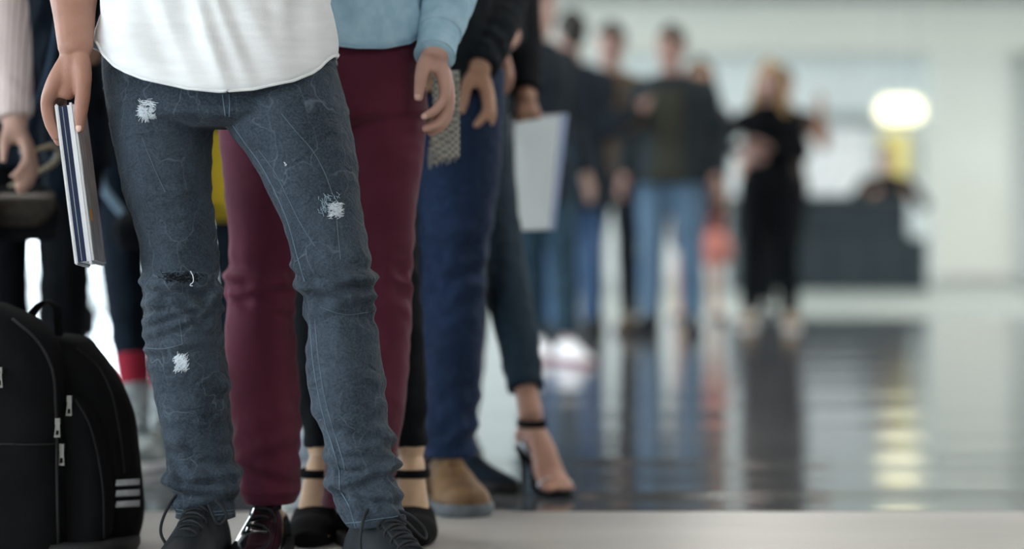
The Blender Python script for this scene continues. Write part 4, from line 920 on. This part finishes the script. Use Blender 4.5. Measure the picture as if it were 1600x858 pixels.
# ---- man in navy jeans and brown shoes
cd = 5.43; cx = X(648, cd)
M_TAN = mat('tan_brown_leather', (.13, .070, .032), (.25, .145, .07), scale=14, rough=.6, bump=.3, bscale=200)
M_GREYSOLE = mat('grey_rubber_sole', (.10, .12, .14), (.17, .19, .21), scale=20, rough=.6)
BMp, BJ, BR, Bl = make_person('person in dark blazer, navy jeans and brown shoes with grey rubber soles', (cx, cd), H=1.80, skin_c=(.55, .31, .21), feet={'L': foot(700, 5.40, cx, cd, 12, 0), 'R': foot(596, 5.48, cx, cd, -8, 0)},
    top=M_CHARCOAL, top_hem=.505, top_fat=1.05, trousers=M_NAVYJEANS, hem=.105, leg_w=1.08, shoes=('heavy', M_TAN, M_GREYSOLE, M_TAN, 1.08, False, 4), voxel=.0055, cvoxel=.006, fold=.008, seed=13, top_name='blazer',
    wrists_over={'L': P(747, 108, 5.34)}, elbow_pole={'L': (.25, 1, 0)}, hand_dir={'L': (0, 0, -1)}, hand_scale=1.12, sleeve=.985)
# ---- person close behind him, mostly hidden, one dark shoe showing
cd = 5.80; cx = X(655, cd)
make_person('person in dark suit hidden behind the navy jeans, one dark shoe showing', (cx, cd), H=1.76, feet={'L': foot(713, 5.80, cx, cd, 34, 0), 'R': foot(640, 5.86, cx, cd, -6, 0)}, top=M_NAVY, trousers=M_NAVY, hem=.09, leg_w=.88,
    shoes=('derby', M_NAVY, M_RUBBER, None, 1.0), hands={'L': (.08, -.17, 1.14), 'R': (-.10, -.17, 1.12)}, elbow_pole={'L': (.15, .6, -1), 'R': (-.15, .6, -1)}, cvoxel=.011, seed=17)
# ---- woman stepping forward in strappy sandals
cd = 6.13; cx = X(682, cd)
M_DKJEAN = denim('blue_black_denim', (.008, .018, .030), (.014, .030, .048), (.04, .07, .10), (.05, .08, .11))
SWp, SJ, SR, Sl = make_person('person stepping forward in skinny dark jeans and strappy high heeled sandals', (cx, cd), H=1.68, sex='f', skin_c=(.50, .27, .20), hair='long', hair_c=(.04, .025, .02), pelvis_z=.93,
    feet={'L': foot(829, 5.69, cx, cd, 24, .095), 'R': foot(652, 6.2, cx, cd, -5, .095)}, heel='LR', top=M_CHARCOAL, top_hem=.52, sleeve=.62, trousers=M_DKJEAN, hem=.235, leg_w=.88, voxel=.005, cvoxel=.007, fold=.005, seed=19, top_name='blouse',
    wrists_over={'L': P(779, 74, 5.96)}, elbow_pole={'L': (.12, 1, .1)}, hand_dir={'L': (.1, .1, -1)}, trouser_name='jeans')
for S in 'LR': heel_shoe(SWp, SJ, S, SR, M_SUEDE, M_SILVER if S == 'L' else M_SUEDE, 'sandal')
w_ = SJ['wrL']; el = SJ['elL']; u = (w_ - el) / np.linalg.norm(w_ - el); M3 = np.eye(4); M3[:3, :3] = SR
t = np.linspace(0, 2 * np.pi, 30); b = MB(); a1 = np.cross(u, (0, 1, 0)); a1 /= np.linalg.norm(a1); a2 = np.cross(u, a1)
b.tube([w_ - u * .012 + a1 * math.cos(k) * .028 + a2 * math.sin(k) * .026 for k in t], [(.009, .002)] * 30, n=8, m=60, ref=u); b.xf(M3); wt = link('wristwatch', b.mesh('wristwatch'), M_PATENT, SWp)
b = MB(); b.ell(w_ - u * .012 + np.array((-.012, -.026, .004)), (.014, .006, .014)); b.xf(M3); link('watch_case', b.mesh('watch_case'), M_SILVER, wt)
# ---- person with the white folder
cd = 6.62; cx = X(700, cd)
FPp, FJ, FR, Fl = make_person('person in black jacket holding a white folder at arm height', (cx, cd), H=1.76, skin_c=(.40, .22, .15), feet={'L': foot(722, 6.6, cx, cd, 4, 0), 'R': foot(690, 6.64, cx, cd, -4, 0)}, top=M_BLACK, top_hem=.47, top_fat=1.05,
    trousers=M_BLACK, leg_w=.82, hem=.09, shoes=('derby', M_LEATHER, M_RUBBER, None, 1.0), wrists_over={'L': P(822, 154, 6.20)}, hand_pose={'L': GRIP}, elbow_pole={'L': (.05, 1, 0)}, hand_dir={'L': (0, 0, -1)}, voxel=.007, cvoxel=.011, seed=29, sleeve=.97)
def board(name, cs, th, m, parent, loc):
    c = np.array([P(*k) for k in cs]) - np.asarray(loc); nrm = np.cross(c[1] - c[0], c[3] - c[0]); nrm /= np.linalg.norm(nrm); b = MB(); q = np.r_[c - nrm * th / 2, c + nrm * th / 2]
    b.raw(q, [(0, 1, 2, 3), (7, 6, 5, 4), (0, 4, 5, 1), (1, 5, 6, 2), (2, 6, 7, 3), (3, 7, 4, 0)]); return link(name, b.mesh(name, False), m, parent)
fl = P(840, 362, 6.2); FO = thing('folder', 'white folder held by its top edge beside the dark skinny jeans', 'folder', fl)
M_PAPER = mat('white_card', (.74, .82, .85), (.78, .86, .89), scale=3, rough=.6)
M_BLUEGREY = mat('blue_grey_spine', (.20, .25, .40), rough=.5)
board('front_cover', [(803, 192, 6.10), (875, 180, 6.19), (858, 357, 6.18), (806, 360, 6.10)], .004, M_PAPER, FO, fl)
board('spine', [(876, 180, 6.19), (887, 178, 6.235), (867, 359, 6.225), (859, 358, 6.18)], .003, M_BLUEGREY, FO, fl)
board('back_cover', [(786, 181, 6.20), (886, 178, 6.245), (866, 359, 6.235), (802, 361, 6.14)], .004, mat('pale_lilac_card', (.66, .70, .80), rough=.6), FO, fl)

# ================================================================== people at the left
cd = 5.35; ax_ = P(24, 196, 5.25)
M_STRIPESHIRT = stripes('pink_striped_shirt', (.78, .66, .62), (.42, .30, .31), 26, 'X', width=.78, soft=.12)
make_person('person at the left edge in a pale striped shirt, only one arm in view', (ax_[0] - .275, cd), H=1.78, skin_c=(.55, .34, .27), top=M_STRIPESHIRT, top_hem=.50, trousers=M_CHARCOAL, shoes=('sneaker', M_LEATHER, M_RUBBER, M_LACE, 1.0), hem=.09,
    wrists_over={'L': ax_}, elbow_pole={'L': (.35, 1, 0)}, top_name='shirt', cvoxel=.007, fold=.005, seed=37, sleeve=.97)
cd = 6.0; cx = X(52, cd)
N_, NJ, NR, Nl = make_person('person in dark navy coat standing behind the backpack', (cx, cd), H=1.74, top=M_NAVY, top_hem=.44, top_fat=1.05, trousers=M_BLACK, shoes=('derby', M_LEATHER, M_RUBBER, None, 1.0), hem=.09, cvoxel=.010, leg_w=.95, seed=41,
    wrists_over={'R': P(-60, 150, 5.7), 'L': P(150, 60, 5.75)}, feet={'L': foot(92, 6.0, cx, cd, 6), 'R': foot(20, 6.02, cx, cd, -6)})
# dark handbag on a chain
hb = P(30, 372, 5.55); HB = thing('handbag', 'dark handbag hanging from a gold chain strap beside the striped sleeve', 'handbag', hb)
b = MB(); b.tube([P(28, y, 5.55) - hb for y in (376, 350, 310, 292)], [(.085, .05), (.095, .055), (.085, .045), (.07, .03)], horiz=True, n=36, sq=3, cap='flat', disp=folds(.006, 3, 9)); link('bag_body', b.union('bag_body', .006, 3), M_BLACK, HB)
b = MB(); b.tube([P(28, y, dd) - hb for y, dd in ((300, 5.535), (312, 5.497), (335, 5.484), (352, 5.484))], [(.075, .006), (.085, .006), (.08, .006), (.05, .005)], n=16, step=.006, ref=(1, 0, 0)); link('flap', b.mesh('flap'), mat('bronze_fabric', (.014, .011, .008), (.035, .027, .017), scale=60, rough=.5), HB)
M_GOLD = mat('gold_links', (.42, .36, .26), rough=.3, metal=1.0)
chain = spline(np.array([P(20, 290, 5.55), P(42, 278, 5.55), P(62, 268, 5.55), P(84, 254, 5.55), P(92, 240, 5.54), P(86, 230, 5.52), P(66, 232, 5.46), P(44, 238, 5.36), P(34, 236, 5.30)]), 60)
for i in range(60):
    b = MB(); t = np.linspace(0, 2 * np.pi, 13); tg = chain[min(i + 1, 59)] - chain[max(i - 1, 0)]; tg /= np.linalg.norm(tg); sdv = np.cross(tg, (0, 1, 0.2)); sdv /= np.linalg.norm(sdv); n2_ = np.cross(tg, sdv)
    if i % 2: sdv = n2_
    b.tube([chain[i] - hb + tg * math.cos(k) * .0085 + sdv * math.sin(k) * .0055 for k in t], [.0016] * 13, n=6, m=20); link('chain_link', b.mesh('chain_link'), M_GOLD, HB)
# blue denim jacket over that arm
M_DENIMJ = mat('blue_denim_cloth', (.030, .065, .12), (.07, .13, .21), scale=12, rough=.85, bump=.4)
dj = P(85, 300, 5.7); DJ = thing('draped_jacket', 'dark blue denim jacket draped down beside the gold chain', 'jacket', dj)
b = MB(); b.tube([P(x, y, dd) - dj for x, y, dd in ((78, -60, 5.76), (84, 60, 5.74), (96, 160, 5.72), (104, 240, 5.70), (100, 300, 5.70))], [(.05, .03), (.055, .035), (.05, .04), (.06, .04), (.045, .03)], n=40, step=.008, disp=folds(.014, 7, 7, [(.5, .4, .6)], skew=1.2)); link('jacket_body', b.union('jacket_body', .006, 3), M_NAVY, DJ)
b = MB(); b.tube([P(x, y, dd) - dj for x, y, dd in ((92, 30, 5.69), (70, 130, 5.66), (40, 200, 5.62), (36, 245, 5.60), (62, 272, 5.60), (88, 240, 5.61), (84, 205, 5.63))], [(.012, .006)] * 7, n=12, step=.01, ref=(0, 1, 0)); link('collar_edge', b.mesh('collar_edge'), M_DENIMJ, DJ)
# walker with red socks
cd = 6.62; cx = X(222, cd)
M_RED = mat('red_sock', (.26, .012, .03), (.34, .02, .045), rough=.9, bump=.4)
M_GREYSHOE = mat('grey_sneaker', (.10, .13, .14), (.38, .42, .42), scale=24, rough=.6)
RW, RJ, RR_, Rl_ = make_person('person with bare arm, dark leggings and red socks half hidden by the grey jeans', (cx, cd), H=1.68, sex='f', skin_c=(.36, .21, .14), top=M_BLACK, sleeve=.30, top_hem=.50, trousers=M_NAVY, hem=.27, leg_w=.92, hair='long',
    feet={'R': foot(218, 6.45, cx, cd, 10, 0), 'L': foot(262, 6.30, cx, cd, -14, 0)}, wrists_over={'R': P(150, 172, 6.45)}, elbow_pole={'R': (-.4, 1, 0)}, shoes=('boot', M_GREYSHOE, M_WHITE, M_LACE, 1.12), cvoxel=.009, seed=43, trouser_name='leggings')
for S in 'LR':
    an, kn = RJ['ank' + S], RJ['knee' + S]; u = (kn - an) / np.linalg.norm(kn - an); b = MB(); b.tube([an + u * .115, an + u * .16, an + u * .20], [.043, .046, .048], n=20, step=.01, cap='flat'); link('sock', b.mesh('sock'), M_RED, RW)
    b = MB(); b.tube([an + u * .0, an + u * .06, an + u * .118], [.046, .048, .047], n=20, step=.008, cap='flat', disp=folds(.003, 5, 30)); link('shoe_collar', b.mesh('shoe_collar'), M_GREYSHOE, RW)
# shoulder bag of the walker with a pale blue strap
sb = P(230, 392, 6.3); SBg = thing('shoulder_bag', 'dark shoulder bag with a pale blue strap behind the grey jeans', 'bag', sb)
b = MB(); b.tube([P(232, y, 6.3) - sb for y in (392, 372, 340, 330)], [(.07, .03), (.085, .04), (.08, .035), (.06, .02)], horiz=True, n=32, sq=3.5, cap='flat'); link('bag_body', b.union('bag_body', .006, 2), M_BLACK, SBg)
b = MB(); b.tube([P(x, y, 6.3) - sb for x, y in ((216, 366), (196, 340), (176, 314), (162, 294), (166, 200), (180, 100), (210, 0), (250, -130))], [(.011, .003)] * 8, n=8, step=.02, ref=(1, 0, 0)); link('strap', b.mesh('strap'), mat('pale_blue_strap', (.28, .40, .52), rough=.7), SBg)
# small black bag far back on the floor
fb = np.array((X(131, 12.8), 12.8, 0)); FB = thing('small_bag', 'small rounded black bag standing far back on the floor', 'bag', fb)
b = MB(); b.tube([(0, 0, .01), (0, 0, .08), (0, 0, .17), (0, 0, .235)], [(.065, .05), (.085, .06), (.078, .055), (.04, .03)], horiz=True, n=24, cap='flat'); link('bag_body', b.union('bag_body', .008, 3), M_BLACK, FB)
b = MB(); b.tube([(-.04, 0, .22), (-.03, 0, .28), (0, 0, .30), (.03, 0, .28), (.04, 0, .22)], [.006] * 5, n=8, step=.01); link('handle', b.mesh('handle'), M_BLACK, FB)
# person with the yellow bag
cd = 6.85; cx = X(322, cd)
make_person('person in navy trousers carrying a yellow tote bag, seen between the grey jeans legs', (cx, cd), H=1.74, top=mat('pale_grey_cotton', (.42, .45, .42), rough=.9), top_hem=.52, trousers=M_NAVY, hem=.09, shoes=('sneaker', M_LEATHER, M_RUBBER, None, 1.0),
    wrists_over={'L': P(352, 122, 6.62)}, elbow_pole={'L': (.8, .8, -.2)}, cvoxel=.010, seed=47, feet={'L': foot(372, 6.85, cx, cd, 6), 'R': foot(280, 6.87, cx, cd, -6)}, top_name='shirt')
yb_ = P(352, 348, 6.58); YB_ = thing('tote_bag', 'bright yellow tote bag hanging between the grey jeans legs', 'bag', yb_)
M_YEL = mat('yellow_canvas', (.80, .58, .03), (.86, .64, .06), scale=8, rough=.8, bump=.3)
b = MB(); b.tube([P(352, y, 6.58) - yb_ for y in (346, 330, 280, 206)], [(.105, .030), (.115, .04), (.122, .035), (.13, .018)], horiz=True, n=40, sq=4, cap='flat', disp=folds(.005, 8, 7)); link('bag_body', b.union('bag_body', .006, 3), M_YEL, YB_)
for dy in (-.016, .016):
    b = MB(); b.tube([P(326, 212, 6.58) - yb_ + (0, dy, 0), P(334, 180, 6.58) - yb_ + (0, dy, 0), P(350, 160, 6.58) - yb_ + (0, dy * .3, 0), P(366, 180, 6.58) - yb_ + (0, dy, 0), P(374, 212, 6.58) - yb_ + (0, dy, 0)], [(.010, .002)] * 5, n=8, step=.01, ref=(1, 0, 0)); link('handle', b.mesh('handle'), M_YEL, YB_)
# person in brown trousers deep in the queue
cd = 6.35; cx = X(541, cd)
M_BROWN = mat('brown_wool', (.040, .028, .024), (.060, .042, .036), scale=10, rough=.9)
make_person('person in brown trousers and pale blue sneakers seen between the maroon trouser legs', (cx, cd), H=1.77, top=M_BROWN, trousers=M_BROWN, hem=.12, leg_w=1.1, shoes=('boot', mat('pale_blue_canvas', (.34, .42, .52), rough=.7), M_WHITE, M_WHITE, 1.05), cvoxel=.011, seed=53,
    feet={'R': foot(479, 6.3, cx, cd, -4), 'L': foot(590, 6.38, cx, cd, 6)})

# ================================================================== group far down the hall
M_TEAL = mat('teal_denim', (.016, .040, .062), (.026, .060, .090), scale=9, rough=.85)
M_BLUEJ = denim('mid_blue_denim', (.035, .085, .19), (.07, .145, .29), (.16, .25, .40), (.2, .3, .45))
M_PALEJ = denim('washed_blue_denim', (.08, .15, .24), (.13, .22, .33), (.24, .34, .44), (.3, .4, .5))
M_DKCOAT = mat('blue_black_coat', (.008, .014, .022), (.014, .022, .032), rough=.9)
M_OLIVE = mat('olive_grey_knit', (.045, .048, .034), (.06, .062, .046), rough=.9)
M_JACKET = mat('slate_jacket', (.018, .026, .032), (.028, .038, .044), rough=.85)
M_BROWNJ = mat('brown_jacket', (.10, .065, .035), (.14, .09, .05), rough=.85)
M_WSHOE = mat('white_sneaker', (.74, .74, .76), rough=.6); M_TANSHOE = mat('tan_shoe', (.34, .20, .10), rough=.6)
cd = 11.0; cx = X(842, cd)
Rv = rotz(math.radians(40)).T
make_person('person in blue black coat, teal jeans and white sneakers behind the white folder', (cx, cd), yaw=40, H=1.73, skin_c=(.56, .36, .29), top=M_DKCOAT, top_hem=.42, top_fat=1.02, trousers=M_TEAL, hem=.12, shoes=('sneaker', M_WSHOE, mat('wine_sole', (.20, .06, .08), rough=.6), None, .95),
    feet={'L': foot(886, 10.9, cx, cd, -12, 0, 0, Rv), 'R': foot(838, 11.2, cx, cd, -22, 0, 0, Rv)}, head_yaw=10, seed=61, lean=(0, .05))
cd = 13.1; cx = X(893, cd); Rv = rotz(math.pi).T
make_person('person seen from behind in a long dark coat and blue jeans, one arm reaching out', (cx, cd), yaw=200, H=1.77, top=M_DKCOAT, top_hem=.40, top_fat=1.22, trousers=M_BLUEJ, hem=.09, hair_c=(.03, .025, .02), skin_c=(.5, .3, .24),
    shoes=('boot', M_LEATHER, M_RUBBER, None, 1.0), wrists_over={'R': P(995, 172, 13.2)}, elbow_pole={'R': (-.3, .3, -1)}, seed=67, feet={'L': (.12, .05, 0, 6, 0), 'R': (-.13, -.04, 0, -6, 0)})
cd = 14.1; cx = X(956, cd)
make_person('person in brown jacket with dark fringe facing the long dark coat', (cx, cd), yaw=-25, H=1.79, top=M_BROWNJ, top_hem=.50, top_fat=1.05, trousers=M_CHARCOAL, hair_c=(.035, .02, .015), skin_c=(.55, .34, .28), shoes=('boot', M_BROWNJ, M_RUBBER, None, 1.0), seed=71,
    wrists_over={'L': P(948, 205, 13.6), 'R': P(908, 190, 13.5)}, elbow_pole={'L': (.9, .4, -.6), 'R': (-.9, .4, -.6)}, hem=.1)
cd = 13.85; cx = X(1050, cd)
make_person('person in open slate jacket and washed blue jeans with hands in pockets', (cx, cd), yaw=-14, H=1.755, top=M_JACKET, top_hem=.485, top_fat=1.24, open_front=(.42, M_OLIVE, .49, .80), trousers=M_PALEJ, leg_w=1.12, hem=.10, hair_c=(.06, .035, .02), skin_c=(.55, .33, .27),
    shoes=('boot', M_NAVY, M_RUBBER, None, 1.05), hands={'L': (.27, -.06, .90), 'R': (-.27, -.06, .90)}, head_yaw=-16, seed=73, feet={'L': (.125, 0, 0, 10, 0), 'R': (-.125, 0, 0, -8, 0)})
cd = 14.6; cx = X(1203, cd)
make_person('person with long blond hair in black clothes, hands clasped at the waist', (cx, cd), yaw=-8, H=1.60, sex='f', top=M_BLACK, top_hem=.50, top_fat=1.15, sleeve=.93, trousers=M_BLACK, leg_w=1.15, hem=.10, hair='long', hair_c=(.50, .31, .12), skin_c=(.56, .35, .31),
    shoes=('sneaker', M_TANSHOE, M_WHITE, None, 1.1), hands={'L': (-.02, -.22, 1.08), 'R': (-.14, -.24, 1.06)}, elbow_pole={'L': (1, .3, -.3), 'R': (-1, .3, -.3)}, hand_scale=1.05, seed=79, feet={'L': (.12, 0, 0, 8, 0), 'R': (-.12, 0, 0, -8, 0)}, head_yaw=-14)
cd = 15.9; cx = X(1093, cd)
make_person('person with bare tan legs half hidden behind the slate jacket', (cx, cd), H=1.70, sex='f', top=M_BROWN, top_hem=.48, trousers=mat('dark_shorts', (.05, .03, .03), rough=.9), hem=.62, hair='long', hair_c=(.06, .04, .025), skin_c=(.50, .27, .17), shoes=('derby', M_NAVY, M_RUBBER, None, 1.0),
    feet={'R': foot(1060, 15.9, cx, cd, -5), 'L': foot(1117, 15.9, cx, cd, 5)}, wrists_over={'L': P(1127, 300, 15.75)}, seed=83)
cb = P(1118, 415, 15.72); CBg = thing('coral_bag', 'coral pink hand bag hanging in front of bare tan legs', 'bag', cb)
b = MB(); b.tube([P(1118, y, 15.72) - cb for y in (414, 400, 380, 362)], [(.07, .04), (.105, .05), (.10, .05), (.06, .03)], horiz=True, n=28, cap='flat'); link('bag_body', b.union('bag_body', .008, 3), mat('coral_leather', (.66, .24, .19), (.72, .28, .23), rough=.5), CBg)
b = MB(); b.tube([P(1108, 366, 15.72) - cb, P(1112, 345, 15.72) - cb, P(1124, 335, 15.72) - cb, P(1130, 350, 15.72) - cb, P(1128, 366, 15.72) - cb], [.006] * 5, n=8, step=.01); link('handle', b.mesh('handle'), mat('coral_handle', (.7, .2, .16), rough=.5), CBg)
cd = 16.4; cx = X(1222, cd)
make_person('person behind the blond hair stretching a bare arm out to the right', (cx, cd), H=1.68, top=M_BROWN, sleeve=.30, trousers=M_BLACK, hem=.09, skin_c=(.40, .22, .15), hair_c=(.03, .02, .015), shoes=('derby', M_LEATHER, M_RUBBER, None, 1.0),
    wrists_over={'L': P(1282, 172, 16.1)}, elbow_pole={'L': (.2, .2, -1)}, seed=89, feet={'L': foot(1228, 16.4, cx, cd, 5), 'R': foot(1200, 16.4, cx, cd, -5)})
# clerk on a stool behind the counter
cd = 24.0; cx = X(1385, cd)
make_person('person in black sitting behind the dark counter below the glowing lamp', (cx, cd), H=1.74, pelvis_z=.56, top=M_BLACK, top_hem=.50, top_fat=1.15, trousers=M_BLACK, hem=.09, skin_c=(.45, .27, .2), hair_c=(.08, .05, .03), shoes=('derby', M_LEATHER, M_RUBBER, None, 1.0),
    feet={'L': (.12, -.30, 0, 5, 0), 'R': (-.12, -.30, 0, -5, 0)}, hands={'L': (.2, -.22, .93), 'R': (-.2, -.22, .93)}, elbow_pole={'L': (.8, .6, -.6), 'R': (-.8, .6, -.6)}, seed=97, head_yaw=-10)
ST = thing('stool', 'low round stool under the person behind the counter', 'stool', (cx, cd + .03, 0))
b = MB(); b.tube([(0, 0, .40), (0, 0, .435)], [.17, .17], horiz=True, n=28, cap='flat'); link('seat', b.mesh('seat'), M_BLACK, ST)
b = MB(); b.tube([(0, 0, .03), (0, 0, .40)], [.025, .025], horiz=True, n=14, cap='flat'); link('column', b.mesh('column'), M_METAL, ST)
b = MB(); b.tube([(0, 0, 0), (0, 0, .03)], [.18, .17], horiz=True, n=28, cap='flat'); link('base', b.mesh('base'), M_METAL, ST)
